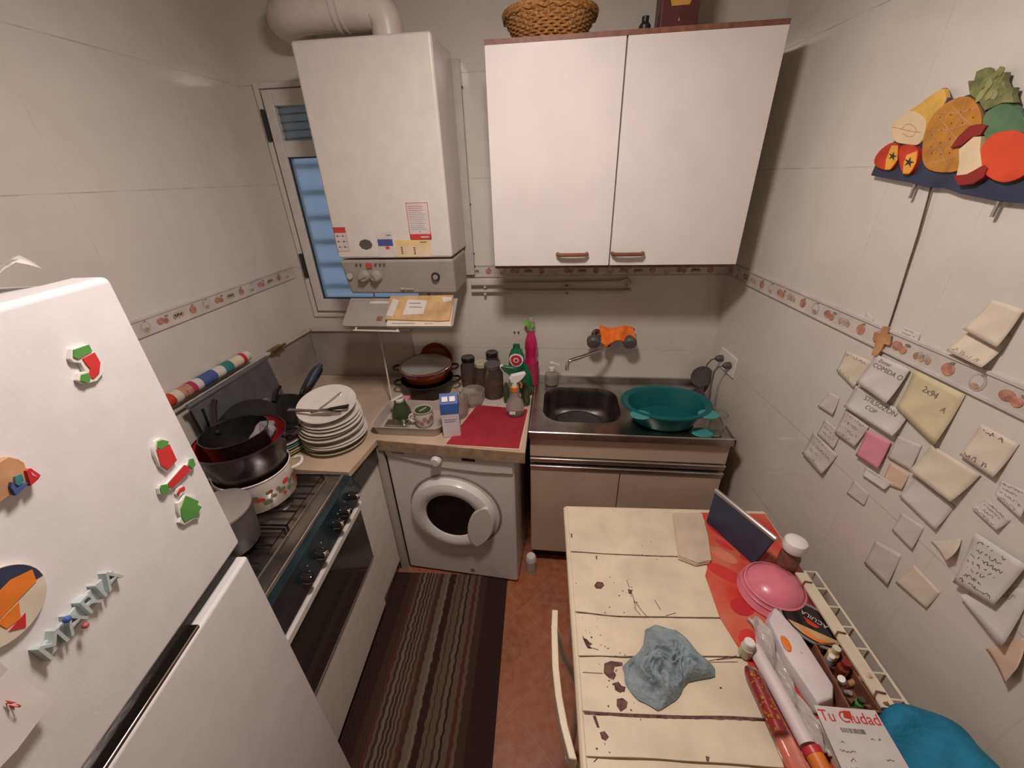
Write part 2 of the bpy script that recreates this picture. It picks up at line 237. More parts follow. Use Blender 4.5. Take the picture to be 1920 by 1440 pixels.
D={'notes':{'n_upper':[(-1.0932,1.6399),(-1.1525,1.6369),(-1.1533,1.5587),(-1.0765,1.5693)],'n_upper2':[(-1.0787,1.5942),(-1.1521,1.5823),(-1.1494,1.5118),(-1.0647,1.5142)],'n_card':[(-0.9319,1.5211),(-0.9776,1.521),(-0.982,1.4976),(-0.9178,1.4941)],'n_strip':[(-0.8069,1.5254),(-0.8375,1.5137),(-0.8321,1.455),(-0.8095,1.4643)],'n_pic':[(-0.7878,1.3968),(-0.8846,1.404),(-0.87,1.3133),(-0.7894,1.3297)],'n_comida':[(-0.8952,1.4313),(-0.9993,1.436),(-0.9955,1.335),(-0.8841,1.3383)],'n_styl':[(-0.8698,1.3221),(-1.0447,1.3297),(-1.0441,1.2641),(-0.8713,1.2505)],'n_bigy':[(-1.0035,1.4366),(-1.1323,1.4375),(-1.1381,1.3064),(-1.0151,1.3321)],'n_pink':[(-0.961,1.2272),(-1.0369,1.2419),(-1.0426,1.1534),(-0.9674,1.142)],'n_sm1':[(-0.7867,1.2529),(-0.8295,1.2579),(-0.8375,1.199),(-0.7689,1.1909)],'n_list':[(-0.7855,1.1028),(-0.9035,1.0941),(-0.8908,1.0067),(-0.7862,1.0097)],'n_writ':[(-0.8681,1.2392),(-0.9599,1.2372),(-0.9503,1.1598),(-0.8698,1.1528)],'n_writ2':[(-0.8073,1.1656),(-0.8836,1.1624),(-0.8851,1.1028),(-0.8071,1.1027)],'n_lined':[(-1.1848,1.3967),(-1.2582,1.3965),(-1.261,1.3151),(-1.1877,1.3155)],'n_pale':[(-1.0362,1.2635),(-1.1031,1.2789),(-1.1107,1.207),(-1.046,1.1962)],'n_paley':[(-1.1227,1.2965),(-1.2355,1.3003),(-1.2265,1.2141),(-1.1161,1.2115)],'n_white':[(-1.1254,1.199),(-1.2259,1.2005),(-1.2238,1.1221),(-1.1182,1.1287)],'n_tape':[(-1.0005,1.128),(-1.0855,1.1444),(-1.0808,1.116),(-1.0066,1.1038)],'n_pinkish':[(-1.0536,1.188),(-1.1101,1.1927),(-1.1141,1.1467),(-1.0601,1.1218)],'n_mid':[(-1.1375,1.0902),(-1.1969,1.1032),(-1.2036,1.0303),(-1.1419,1.0313)],'n_fold':[(-1.2241,1.0829),(-1.2686,1.145),(-1.2841,1.1068),(-1.2776,1.0826)],'n_low1':[(-1.1155,0.9625),(-1.1866,0.9917),(-1.2001,0.8871),(-1.123,0.8775)],'n_low2':[(-1.2215,0.9976),(-1.2936,0.9936),(-1.2919,0.9306),(-1.2103,0.9145)],'n_r1':[(-1.2627,1.2614),(-1.3155,1.2507),(-1.312,1.2199),(-1.2561,1.2259)],'n_r2':[(-1.2656,1.3121),(-1.3112,1.3229),(-1.3315,1.2735),(-1.2768,1.2837)],'n_sheet':[(-1.2862,1.1864),(-1.3785,1.1986),(-1.3838,1.0837),(-1.3107,1.0539)],'n_sheet2':[(-1.3435,1.0679),(-1.3998,1.1653),(-1.4309,1.02),(-1.3294,1.0383)],'n_orange':[(-1.4081,0.9726),(-1.4368,1.0651),(-1.4653,1.0087),(-1.4657,0.9589)],'n_corner':[(-0.9848,1.0649),(-1.0426,1.063),(-1.0463,1.0239),(-0.9847,1.0127)]},'fruit':{'board':[(-0.6725,1.8648),(-0.6751,1.8872),(-0.6836,1.9103),(-0.7101,1.942),(-0.6856,1.9787),(-0.7342,2.0096),(-0.7924,2.0399),(-0.8226,2.0111),(-0.8622,2.0174),(-0.8951,2.0013),(-0.919,1.9801),(-0.9389,1.9911),(-0.9839,1.9769),(-1.0404,1.9459),(-1.0812,1.8815),(-1.1045,1.8193),(-1.0641,1.818),(-1.0151,1.8201),(-0.936,1.8304),(-0.8976,1.8399),(-0.8545,1.8401),(-0.8033,1.8491),(-0.7538,1.8544)],'pear':[(-0.7074,1.9392),(-0.6841,1.9817),(-0.7068,1.9964),(-0.7317,2.0072),(-0.7924,2.0399),(-0.8023,2.0359),(-0.8209,2.0113),(-0.7987,1.9787),(-0.8072,1.9277)],'pearcut':[(-0.7108,1.9404),(-0.6841,1.9817),(-0.7075,1.9949),(-0.7282,2.0069),(-0.7627,1.9956),(-0.7912,1.9768),(-0.8,1.9281),(-0.7621,1.9317)],'pine':[(-0.7959,1.9841),(-0.8226,2.0111),(-0.8622,2.0174),(-0.8922,2.0017),(-0.9147,1.9784),(-0.9306,1.9468),(-0.9223,1.9091),(-0.927,1.8716),(-0.8661,1.8706),(-0.8295,1.8832),(-0.8088,1.9141),(-0.7965,1.9526)],'leaf':[(-0.8536,2.043),(-0.8678,2.0394),(-0.8645,2.0568),(-0.8813,2.0602),(-0.9008,2.0469),(-0.9253,2.0446),(-0.9283,2.0314),(-0.9418,2.0165),(-0.9552,2.0155),(-0.9578,2.0035),(-0.9696,1.9892),(-0.9482,1.992),(-0.9178,1.9826),(-0.898,2.0009),(-0.8713,2.0161)],'gapple':[(-0.9187,1.9756),(-0.9395,1.9899),(-0.9609,1.9904),(-0.9898,1.974),(-1.0161,1.9482),(-1.0135,1.9271),(-0.9732,1.923),(-0.9433,1.9319)],'rapple':[(-0.9479,1.9175),(-0.9557,1.9379),(-0.9821,1.9436),(-1.0114,1.9401),(-1.0394,1.919),(-1.0559,1.8906),(-1.0573,1.8666),(-1.0327,1.8528),(-1.0076,1.8548),(-0.9776,1.869),(-0.9602,1.8933)],'corew':[(-0.9052,1.9149),(-0.925,1.9367),(-0.9409,1.9367),(-0.9504,1.9127),(-0.9702,1.8811),(-0.959,1.869),(-0.925,1.864),(-0.9193,1.8869)],'corer1':[(-0.8843,1.9184),(-0.8925,1.9402),(-0.9088,1.9581),(-0.9244,1.959),(-0.9433,1.9549),(-0.9397,1.9391),(-0.9228,1.9357),(-0.9073,1.9221)],'corer2':[(-0.9185,1.8652),(-0.9459,1.8678),(-0.9566,1.8739),(-0.9723,1.8846),(-0.9831,1.8785),(-0.9839,1.8617),(-0.969,1.8493),(-0.9398,1.8462)],'tom1':[(-0.6789,1.8887),(-0.676,1.9168),(-0.7101,1.942),(-0.7384,1.933),(-0.7534,1.8991),(-0.7458,1.8785),(-0.7266,1.8757)],'tom2':[(-0.7421,1.9256),(-0.7575,1.9333),(-0.7854,1.929),(-0.8056,1.9169),(-0.8111,1.8919),(-0.808,1.8694),(-0.7878,1.865),(-0.7653,1.8871)],'tom1y':[(-0.7188,1.9327),(-0.7392,1.9315),(-0.7534,1.8991),(-0.7417,1.8786),(-0.7251,1.8787),(-0.7171,1.9031)],'tom2y':[(-0.7767,1.9098),(-0.802,1.9171),(-0.8111,1.8919),(-0.8043,1.8694),(-0.7856,1.8694),(-0.7759,1.8927)],'star1':[(-0.749,1.908),(-0.7399,1.9062),(-0.7442,1.8984),(-0.7351,1.9051),(-0.7263,1.9027),(-0.7299,1.9087),(-0.7201,1.9151),(-0.7316,1.912),(-0.7343,1.9183),(-0.7378,1.9104)],'star2':[(-0.8068,1.8934),(-0.7968,1.8913),(-0.8019,1.8822),(-0.7917,1.89),(-0.7822,1.8869),(-0.7862,1.8939),(-0.775,1.9012),(-0.7879,1.8976),(-0.7905,1.9051),(-0.7944,1.896)]},'fruitlines':[[(-0.8142,1.9138),(-0.8613,1.9247),(-0.886,1.9358)],[(-0.8026,1.9574),(-0.8614,1.955),(-0.9005,1.9636)],[(-0.8336,1.8886),(-0.8759,1.8956),(-0.9044,1.9049)],[(-0.8045,1.9934),(-0.8616,1.9844),(-0.9029,1.9912)],[(-0.8124,1.9514),(-0.8615,1.9118),(-0.9002,1.8718)],[(-0.814,1.9873),(-0.8685,1.947),(-0.9044,1.9223)],[(-0.8366,2.0043),(-0.8777,1.9754),(-0.9088,1.9581)],[(-0.8453,1.8857),(-0.8626,1.9221),(-0.8716,1.9761),(-0.8695,2.0141)],[(-0.8909,1.8718),(-0.8989,1.9102)],[(-0.8121,1.9248),(-0.8281,1.9655),(-0.836,1.9996)]],'pearline':[[(-0.6938,1.9745),(-0.7248,1.9681),(-0.7592,1.9596),(-0.7863,1.9555)],[(-0.7256,1.9666),(-0.7325,1.9758),(-0.7475,1.9757),(-0.7644,1.9674),(-0.7724,1.9585),(-0.768,1.9493),(-0.7534,1.949),(-0.734,1.9575)]],'dots':[(-0.8235,1.9812),(-0.8471,1.9836),(-0.8865,1.9886),(-0.8189,1.9482),(-0.8395,1.9556),(-0.8571,1.9666),(-0.8827,1.9653),(-0.8489,1.9306),(-0.869,1.9369),(-0.8295,1.9238),(-0.8812,1.9096),(-0.838,1.9101),(-0.8635,1.9078),(-0.9013,1.9729),(-0.8695,1.9859)],'string':[(-0.8541,1.8469),(-0.8584,1.8165),(-0.8698,1.7368),(-0.8773,1.6553),(-0.8848,1.5825),(-0.8916,1.5081)],'hang':[(-0.8461,1.8468),(-0.8643,1.8133)],'cross':[(-0.8842,1.5083),(-0.9013,1.5123),(-0.906,1.4935),(-0.9171,1.4948),(-0.9241,1.4693),(-0.9077,1.466),(-0.9083,1.45),(-0.902,1.4277),(-0.8855,1.4249),(-0.884,1.4486),(-0.882,1.463),(-0.8708,1.4629),(-0.866,1.4848),(-0.8835,1.488)],'mg':{'stock':[(-0.1218,1.6896),(-0.1129,1.7006),(-0.0896,1.6991),(-0.09,1.6838),(-0.0845,1.6712),(-0.0873,1.654),(-0.1046,1.6468),(-0.1231,1.6507),(-0.1284,1.6602),(-0.1205,1.6673),(-0.1125,1.6662),(-0.1123,1.6788),(-0.1201,1.6835)],'stock_in':[(-0.108,1.6834),(-0.0883,1.6848),(-0.0882,1.6689),(-0.0975,1.656),(-0.1081,1.6527),(-0.1133,1.6581),(-0.1055,1.6668),(-0.1075,1.6749)],'stock_top':[(-0.1177,1.6905),(-0.1128,1.699),(-0.0904,1.6978),(-0.0909,1.6881),(-0.1135,1.6859)],'stock_toe':[(-0.126,1.6578),(-0.1205,1.6645),(-0.1121,1.6632),(-0.1124,1.6549),(-0.1198,1.6518)],'gift':[(-0.0785,1.5073),(-0.0692,1.5151),(-0.0588,1.5136),(-0.0472,1.5008),(-0.0468,1.4913),(-0.0516,1.4596),(-0.0773,1.4544),(-0.0845,1.4729),(-0.0829,1.4958)],'gift_in':[(-0.0767,1.5022),(-0.051,1.4944),(-0.0528,1.4606),(-0.0765,1.4585),(-0.0833,1.475)],'gift_bow':[(-0.0741,1.504),(-0.0675,1.5125),(-0.0589,1.5092),(-0.0503,1.5),(-0.0546,1.4955),(-0.0701,1.4972)],'candy':[(-0.1053,1.4418),(-0.1007,1.4455),(-0.0884,1.4385),(-0.046,1.443),(-0.0361,1.4391),(-0.0298,1.4464),(-0.0218,1.4402),(-0.0226,1.4256),(-0.03,1.4215),(-0.0415,1.4268),(-0.0847,1.4231),(-0.0935,1.427),(-0.1019,1.4227),(-0.1083,1.4327)],'candy_in':[(-0.0873,1.4376),(-0.0434,1.4426),(-0.0369,1.4314),(-0.0405,1.4252),(-0.0838,1.4247),(-0.0893,1.4313)],'candy_e1':[(-0.1047,1.4414),(-0.0996,1.4446),(-0.0904,1.4379),(-0.0908,1.4287),(-0.1004,1.4253),(-0.1072,1.4317)],'candy_e2':[(-0.0378,1.4363),(-0.0291,1.4443),(-0.0218,1.4402),(-0.0239,1.4267),(-0.0333,1.4242)],'rib':[(-0.0827,1.4088),(-0.0762,1.4153),(-0.0622,1.4111),(-0.0606,1.4011),(-0.0664,1.3978),(-0.0778,1.3974)],'rib_in':[(-0.0803,1.4083),(-0.0715,1.411),(-0.062,1.4083),(-0.0631,1.4017),(-0.0729,1.4056),(-0.0803,1.4023)],'tree':[(-0.089,1.3937),(-0.0816,1.3908),(-0.0687,1.394),(-0.0501,1.3712),(-0.0574,1.3674),(-0.0486,1.3516),(-0.056,1.3479),(-0.0669,1.3313),(-0.0781,1.3412),(-0.0977,1.3485),(-0.1038,1.3612),(-0.0962,1.3664),(-0.0952,1.3802)],'tree_in':[(-0.0905,1.3806),(-0.0697,1.3923),(-0.0523,1.3625),(-0.0577,1.3586),(-0.052,1.3476),(-0.0626,1.3453),(-0.0658,1.3366),(-0.0794,1.3471),(-0.0965,1.3535),(-0.0962,1.3664)],'plate_c':[(-0.3211,1.4788)],'plate_e':[(-0.2881,1.4596),(-0.3461,1.4398)],'paper':[(-0.3643,1.446),(-0.3635,1.4014),(-0.3642,1.3305),(-0.411,1.326),(-0.4403,1.3299),(-0.4319,1.394)],'la':[(-0.2677,1.5775),(-0.2544,1.5751),(-0.2324,1.5785),(-0.2375,1.5939),(-0.2358,1.6023),(-0.238,1.609),(-0.2445,1.6181),(-0.2666,1.618),(-0.288,1.5983),(-0.2902,1.5764)],'A':[(-0.2417,1.5941),(-0.2368,1.5941),(-0.2329,1.5799),(-0.2377,1.5771),(-0.2474,1.5755)],'L':[(-0.2594,1.592),(-0.2596,1.5815),(-0.2476,1.5816),(-0.2507,1.5784),(-0.2641,1.5757),(-0.2632,1.5873)],'T':[(-0.2532,1.5948),(-0.2469,1.5935),(-0.2487,1.5851),(-0.2554,1.5827),(-0.2573,1.5877)],'maria':[(-0.3213,1.3971),(-0.3041,1.3968),(-0.2933,1.3967),(-0.2782,1.3965),(-0.2649,1.4057),(-0.2411,1.4038),(-0.2378,1.3912),(-0.2478,1.3694),(-0.2751,1.3741),(-0.2884,1.3652),(-0.3088,1.3697),(-0.3194,1.3764)],'mline':[(-0.3178,1.3817),(-0.247,1.3861)],'top':[(0.0004,1.7795),(-0.156,1.7734)],'gap':[(-0.0052,1.191),(-0.0025,1.15),(-0.3796,1.1868)]},'stains':[[(0.0649,0.3294),(0.0758,0.3152),(0.0928,0.3172),(0.0962,0.328),(0.0849,0.3399),(0.0692,0.3393)],[(0.1659,0.3363),(0.1792,0.339),(0.1745,0.3537),(0.166,0.3515)],[(0.0154,0.4899),(0.0261,0.4921),(0.0334,0.5007),(0.041,0.5045),(0.0324,0.5101),(0.0369,0.5176),(0.0264,0.5166),(0.0219,0.5081)],[(0.0656,0.5524),(0.0831,0.5452),(0.1137,0.5471),(0.1121,0.5558),(0.0912,0.5592),(0.0871,0.5688),(0.0922,0.5778),(0.0839,0.5896),(0.072,0.5857),(0.061,0.5748)],[(0.0828,0.5964),(0.0956,0.5935),(0.1015,0.602),(0.111,0.6037),(0.1066,0.6148),(0.0918,0.6164),(0.0838,0.6117)],[(0.0846,0.6308),(0.0994,0.6279),(0.1099,0.6357),(0.1052,0.6482),(0.0896,0.657),(0.0822,0.6453)],[(0.0227,0.6685),(0.0299,0.6673),(0.0362,0.6908),(0.0303,0.6904)],[(0.0351,0.6991),(0.0468,0.6962),(0.0552,0.7064),(0.0466,0.7141),(0.0381,0.711)],[(0.0827,0.2202),(0.0882,0.2183),(0.0854,0.2357),(0.0819,0.2319)],[(0.3411,0.5922),(0.346,0.5919),(0.3451,0.5954),(0.3401,0.5961)],[(0.0056,0.1293),(0.0112,0.1309),(0.0107,0.1485),(0.0059,0.1469)],[(0.2597,0.7285),(0.2677,0.7298),(0.2625,0.7384),(0.258,0.737)]],'cracks':[[(0.1754,0.3491),(0.1786,0.3778),(0.1764,0.4025),(0.1876,0.4169)],[(0.1769,0.3715),(0.1953,0.4076),(0.2041,0.4191)],[(0.1686,0.3055),(0.1726,0.3326)],[(0.0226,0.5002),(0.0159,0.4845)],[(0.0294,0.5129),(0.0553,0.5193)],[(0.0077,0.5761),(0.033,0.5762),(0.0583,0.5763)],[(0.2581,0.4165),(0.2891,0.4062)],[(0.3362,0.5324),(0.4131,0.5164)],[(0.3375,0.5357),(0.4095,0.5312)],[(0.3577,0.5289),(0.4059,0.5217)],[(0.2389,0.3687),(0.2486,0.3991)],[(0.0155,0.7522),(0.0249,0.7456)]],'grooves':[[(0.0109,0.2056),(0.1071,0.2096),(0.2513,0.2115),(0.3619,0.21)],[(0.0076,0.4165),(0.1071,0.4237),(0.1921,0.4226),(0.2658,0.4191),(0.4113,0.4151)],[(0.0033,0.538),(0.0639,0.5339),(0.1265,0.5333),(0.2211,0.526),(0.4069,0.5192)],[(-0.0,0.6618),(0.1396,0.6622),(0.3238,0.6555),(0.4052,0.6538)],[(0.0056,0.7443),(0.165,0.7405)]],'redcloth':[(0.4896,0.0142),(0.4502,0.2202),(0.4155,0.2806),(0.4088,0.4172),(0.4332,0.5284),(0.4358,0.6333),(0.4174,0.7397)]}
# ---------------- plain materials ----------------
M('white_enamel',(.78,.76,.74),.28,coat=.3,var=.02)
M('fridge_white',(.76,.745,.76),.38,var=.02,bump=.03,bscale=120)
M('white_paint',(.74,.71,.66),.45,var=.03)
M('door_white',(.74,.70,.67),.5,var=.02,scale=6)
M('brown_edge',(.22,.09,.055),.5,var=.15,scale=40)
M('boiler_white',(.70,.66,.60),.35,var=.02)
M('boiler_side',(.50,.47,.44),.4,var=.03)
M('boiler_grey',(.36,.32,.29),.45,var=.03)
M('dark_plastic',(.03,.03,.032),.4,var=.1)
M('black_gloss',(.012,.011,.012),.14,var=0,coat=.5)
M('black_matte',(.014,.012,.012),.4,var=.15,scale=50,bump=.1)
M('wine_enamel',(.022,.008,.010),.3,coat=.15,var=0)
M('red_enamel',(.48,.03,.03),.2,coat=.4,var=.05)
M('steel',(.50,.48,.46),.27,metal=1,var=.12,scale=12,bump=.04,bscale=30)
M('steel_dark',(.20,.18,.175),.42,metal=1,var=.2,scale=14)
M('chrome',(.75,.73,.72),.09,metal=1,var=0)
M('alu',(.62,.6,.58),.3,metal=.9,var=.06,stretch=(1,1,30))
M('sheet_grey',(.43,.40,.38),.42,metal=.35,var=.12,scale=5)
M('lid_grey',(.13,.13,.145),.3,metal=.2,var=.08,coat=.3)
M('lid_rail',(.20,.21,.23),.3,metal=.5,var=.08)
M('beige_top',(.60,.46,.33),.42,var=.06,scale=8)
M('beige_edge',(.40,.27,.17),.5,var=.12,scale=30)
M('beige_door',(.60,.45,.33),.45,var=.04,scale=6)
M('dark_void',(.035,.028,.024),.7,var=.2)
M('cream_paint',(.74,.64,.48),.42,var=.06,scale=10,bump=.08,bscale=25)
M('cream_plastic',(.70,.62,.47),.45,var=.04)
M('chip_brown',(.15,.07,.06),.8,var=.3,scale=90)
M('groove',(.17,.09,.06),.8,var=.3,scale=60)
M('pencil',(.16,.13,.13),.8,var=0)
M('pencil_light',(.34,.28,.26),.8,var=0)
M('blue_ink',(.20,.20,.32),.8,var=0)
M('paper_white',(.64,.60,.57),.8,var=.04)
M('paper_dim',(.60,.55,.50),.8,var=.05)
M('paper_yellow',(.64,.55,.36),.8,var=.05)
M('paper_pale',(.68,.60,.48),.8,var=.05)
M('paper_pink',(.72,.28,.37),.8,var=.04)
M('paper_orange',(.68,.50,.38),.8,var=.04)
M('paper_kraft',(.55,.36,.17),.75,var=.12,scale=14)
M('red_print',(.62,.05,.05),.6,var=.05)
M('blue_print',(.07,.10,.30),.6,var=.05)
M('yellow_print',(.78,.58,.24),.6,var=.04)
M('grey_print',(.30,.27,.28),.6,var=.05)
M('wood_handle',(.20,.08,.035),.35,var=.15,coat=.3)
M('brown_wood',(.26,.12,.06),.6,var=.15,scale=60)
M('string',(.12,.08,.05),.9,var=.2)
M('brass',(.40,.25,.10),.35,metal=.8,var=.15)
M('pipe_cream',(.52,.47,.40),.5,var=.06)
M('pvc_white',(.70,.62,.55),.32,var=.03)
M('teal_panel',(.012,.03,.04),.22,var=.15,coat=.4)
M('oven_glass',(.03,.026,.026),.12,var=0,coat=.5)
M('oil_pink',(.66,.22,.15),.4,var=.1)
M('magnet_white',(.78,.77,.72),.5,var=.03)
M('green_felt',(.10,.32,.07),.6,var=.08)
M('red_felt',(.62,.04,.04),.6,var=.06)
M('navy',(.035,.045,.09),.5,var=.12)
M('orange_p',(.80,.22,.03),.45,var=.1)
M('tan_p',(.55,.30,.15),.5,var=.15)
M('teal_p',(.05,.22,.22),.5,var=.1)
M('pale_blue',(.50,.58,.58),.5,var=.04)
M('blue_p',(.06,.14,.42),.5,var=.08)
M('pink_p',(.60,.12,.16),.5,var=.1)
M('glass',(.9,.92,.9),.03,trans=1,var=0)
M('glass_smoke',(.35,.30,.28),.06,trans=.85,var=0)
M('glass_amber',(.34,.07,.02),.08,trans=.35,var=0)
M('glass_green',(.16,.17,.08),.08,trans=.6,var=0)
M('glass_grey',(.5,.5,.52),.12,trans=.55,var=0)
M('cloudy_plastic',(.82,.79,.75),.25,trans=.82,var=.03)
M('clear_water',(.82,.70,.68),.15,trans=.75,var=0,ior=1.33)
M('pink_liquid',(.62,.02,.12),.2,trans=.15,var=.04,coat=.4)
M('pink_label',(.45,.04,.08),.5,var=.15)
M('lime',(.20,.65,.05),.35,var=.04)
M('bottle_green',(.01,.13,.06),.25,var=.05,coat=.4)
M('olive',(.05,.07,.03),.3,var=.1,coat=.3)
M('white_p',(.80,.78,.76),.35,var=.02)
M('red_p',(.55,.03,.04),.35,var=.05)
M('red_mat',(.36,.022,.035),.6,var=.07,scale=10,bump=.06,bscale=90)
M('teal_basin',(.006,.115,.115),.35,var=.04)
M('teal_light',(.06,.30,.29),.35,var=.04)
M('orange_cloth',(.90,.19,.02),.75,var=.1,scale=25,bump=.3,bscale=50)
M('blue_grey_cloth',(.27,.34,.37),.85,var=.1,scale=30,bump=.35,bscale=160)
M('blue_cloth',(.012,.19,.33),.85,var=.12,scale=25,bump=.3,bscale=140)
M('beige_cloth',(.62,.50,.38),.85,var=.06,bump=.3,bscale=200)
M('pink_plastic',(.72,.20,.25),.3,var=.06,coat=.3)
M('clear_film',(.80,.74,.72),.25,trans=.35,var=.05,bump=.5,bscale=35)
M('wicker',(.45,.22,.07),.55,var=.25,scale=120,coat=.1)
M('maroon',(.10,.022,.022),.45,var=.1)
M('gold_p',(.55,.30,.06),.45,var=.15)
M('milk_white',(.72,.64,.66),.5,var=.03)
M('frame_white',(.68,.66,.63),.4,var=.03)
M('frost',(.62,.72,.82),.35,trans=.8,var=0)
M('frost_grey',(.36,.40,.40),.5,trans=.5,var=.08,stretch=(1,1,12))
M('hand_dark',(.10,.09,.09),.5,var=.1)
M('plaster',(.34,.29,.25),.8,var=.05)
M('ceramic',(.76,.70,.63),.16,var=.03,coat=.4)
M('ceramic_grey',(.60,.57,.54),.2,var=.03,coat=.3)
M('ceramic_green',(.48,.46,.30),.25,var=.06,coat=.3)
M('ceramic_lime',(.50,.56,.16),.3,var=.06)
M('pear_y',(.72,.45,.10),.55,var=.08,scale=30); M('pear_c',(.75,.60,.38),.55,var=.04)
M('pine_o',(.52,.23,.035),.55,var=.1,scale=40); M('leaf_g',(.11,.14,.05),.55,var=.35,scale=45,col2=(.27,.28,.11))
M('leaf_l',(.34,.34,.15),.55,var=.1)
M('gapple',(.10,.20,.10),.5,var=.15,scale=20); M('rapple',(.68,.075,.025),.5,var=.08,scale=20); M('maroon_r',(.27,.022,.02),.5,var=.1)
M('core_w',(.76,.62,.40),.55,var=.04); M('tom_r',(.55,.045,.018),.5,var=.15); M('tom_y',(.82,.40,.06),.5,var=.12); M('black_p',(.03,.035,.02),.5,var=0)
M('lamp_emit',LAMP_COL,.5,emis=LAMP_STRENGTH,var=0)
M('oil_red',(.62,.04,.025),.35,var=.35,scale=9,col2=(.62,.20,.12),coat=.3)
# floor: terracotta tiles laid on the diagonal
n=NB('terracotta'); a=.7071
u=n.op('ADD',n.op('MULTIPLY',n.x,a),n.op('MULTIPLY',n.y,a)); v=n.op('SUBTRACT',n.op('MULTIPLY',n.x,a),n.op('MULTIPLY',n.y,a))
g=n.op('MAXIMUM',n.line(u,.04,.30,.0025),n.line(v,1.74,.30,.0025))
c=n.mix(n.mr(n.noise(3.5,4),.35,.65),(.40,.125,.05),(.30,.10,.05)); c=n.mix(n.mr(n.noise(26,4),.4,.75),c,(.42,.20,.11))
c=n.mix(n.op('MULTIPLY',g,.6),c,(.42,.24,.15)); n.out(c,.32,n.op('SUBTRACT',n.op('MULTIPLY',n.noise(14,3),.4),g),.2)
# rug: wavy stripes along y
n=NB('rug'); wv=n.op('MULTIPLY',n.op('SINE',n.op('MULTIPLY',n.y,150)),.0016); wv=n.op('ADD',wv,n.op('MULTIPLY',n.op('SUBTRACT',n.noise(22,2),.5),.012))
u=n.op('ADD',n.x,wv); nt=n.nt; cr=nt.nodes.new('ShaderNodeValToRGB'); cr.color_ramp.interpolation='CONSTANT'
D_=(.030,.010,.008); D2=(.055,.022,.014); G1=(.12,.085,.06); G2=(.15,.11,.085); R1=(.09,.024,.018); G3=(.18,.145,.115)
st=[(0,D_),(.14,D2),(.2,R1),(.225,G1),(.245,D2),(.262,G3),(.285,D2),(.30,G2),(.312,D2),(.325,G2),(.338,D2),(.35,G2),(.365,R1),(.38,G1),(.40,R1),(.42,D2),(.44,G2),(.475,G3),(.50,D_),(.55,G1),(.575,D2),(.585,G1),(.625,D2),(.64,G2),(.665,D_),(.68,G1),(.72,R1),(.75,G1),(.77,D2),(.83,D_)]
st=st[:32]
e=cr.color_ramp.elements
e[0].position=0; e[0].color=(*st[0][1],1); e[1].position=st[1][0]; e[1].color=(*st[1][1],1)
for p,cc in st[2:]: q=e.new(p); q.color=(*cc,1)
nt.links.new(n.op('DIVIDE',u,.60),cr.inputs[0])
hn=n.noise(1,2,n.vec(n.op('MULTIPLY',u,300),n.op('MULTIPLY',n.y,20),0))
n.out(cr.outputs[0],.9,n.op('ADD',n.op('SINE',n.op('MULTIPLY',u,420)),hn),.5,dist=.004)
# ---------------- room shell ----------------
YB=-3.1; H=2.57
def wallbox(name,mb,mat): return tag(build(name,mb,mat,smooth=False),kind='structure')
wallbox('floor',BX(-.1,2.75,YB-.1,.1,-.06,0),'terracotta')
wallbox('ceiling',BX(-.1,2.75,YB-.1,.1,H,H+.06),'plaster')
wx0,wx1,wz0,wz1=.085,.74,1.255,2.262
mb=MB().box(-.1,wx0,0,.12,0,H).box(wx1,2.4,0,.12,0,H).box(wx0,wx1,0,.12,0,wz0).box(wx0,wx1,0,.12,wz1,H)
wallbox('wall_back',mb,'tile_back')
wallbox('wall_left',BX(-.1,0,YB-.1,0,0,H),'tile_left')
wallbox('wall_front',BX(-.1,2.75,YB-.1,YB,0,H),'plaster')
mb=MB().prism([(rwx(0),0),(rwx(YB),YB),(rwx(YB)+.1,YB),(rwx(0)+.1,0)],(0,0,0),(1,0,0),(0,1,0),0,H)
wallbox('wall_right',mb,'tile_right')
# decorative border with raised rims and little fruit reliefs
M('border_white',(.60,.55,.51),.3,var=.06,scale=12); M('border_red',(.50,.25,.18),.4,var=.2,scale=60); M('border_grey',(.50,.44,.40),.4,var=.1,scale=40); M('border_ochre',(.50,.34,.20),.4,var=.15,scale=50); M('border_green',(.25,.28,.20),.4,var=.1)
def border(name,O,U,L,off,ph=0):
    V=(0,0,1); mb=MB(); O=Vector(O); U=Vector(U)
    mb.prism([(0,0),(L,0),(L,.062),(0,.062)],O,U,V,0,.004,0)
    for z in (.002,.055): mb.prism([(0,z),(L,z),(L,z+.006),(0,z+.006)],O,U,V,.004,.0075,0)
    k=0; u=.02+ph
    def ell(cu,cv,ru,rv,mi,h=.0055,a=0):
        mb.prism([(cu+ru*math.cos(t)*math.cos(a)-rv*math.sin(t)*math.sin(a),cv+ru*math.cos(t)*math.sin(a)+rv*math.sin(t)*math.cos(a)) for t in [2*PI*i/12 for i in range(12)]],O,U,V,.004,h,mi)
    while u<L-.05:
        t=k%4
        if t==0: ell(u,.030,.015,.015,1); ell(u+.003,.046,.006,.003,4,.0058,.5)
        elif t==1:
            ell(u,.031,.017,.020,2); ell(u,.031,.012,.015,0,.0062); ell(u+.004,.048,.006,.003,4,.0058,.4); ell(u,.022,.009,.006,3,.0066)
        elif t==2: ell(u-.008,.031,.015,.012,1,a=.2); ell(u+.012,.027,.011,.010,1,.0058); ell(u+.02,.042,.008,.004,4)
        else:
            for q in range(5): ell(u-.016+q*.008,.028+(q%2)*.006,.007,.009,2 if q%2 else 3)
        u+=.066; k+=1
    return tag(build(name,mb,['border_white','border_red','border_grey','border_ochre','border_green']),kind='structure')
border('trim_1',(.765,-.0005,1.443),(1,0,0),1.415,0)
border('trim_2',(.0005,-3.05,1.443),(0,1,0),3.045,0)
border('trim_3',rw(-.005,1.443,.0005),-RWV,2.9,0)
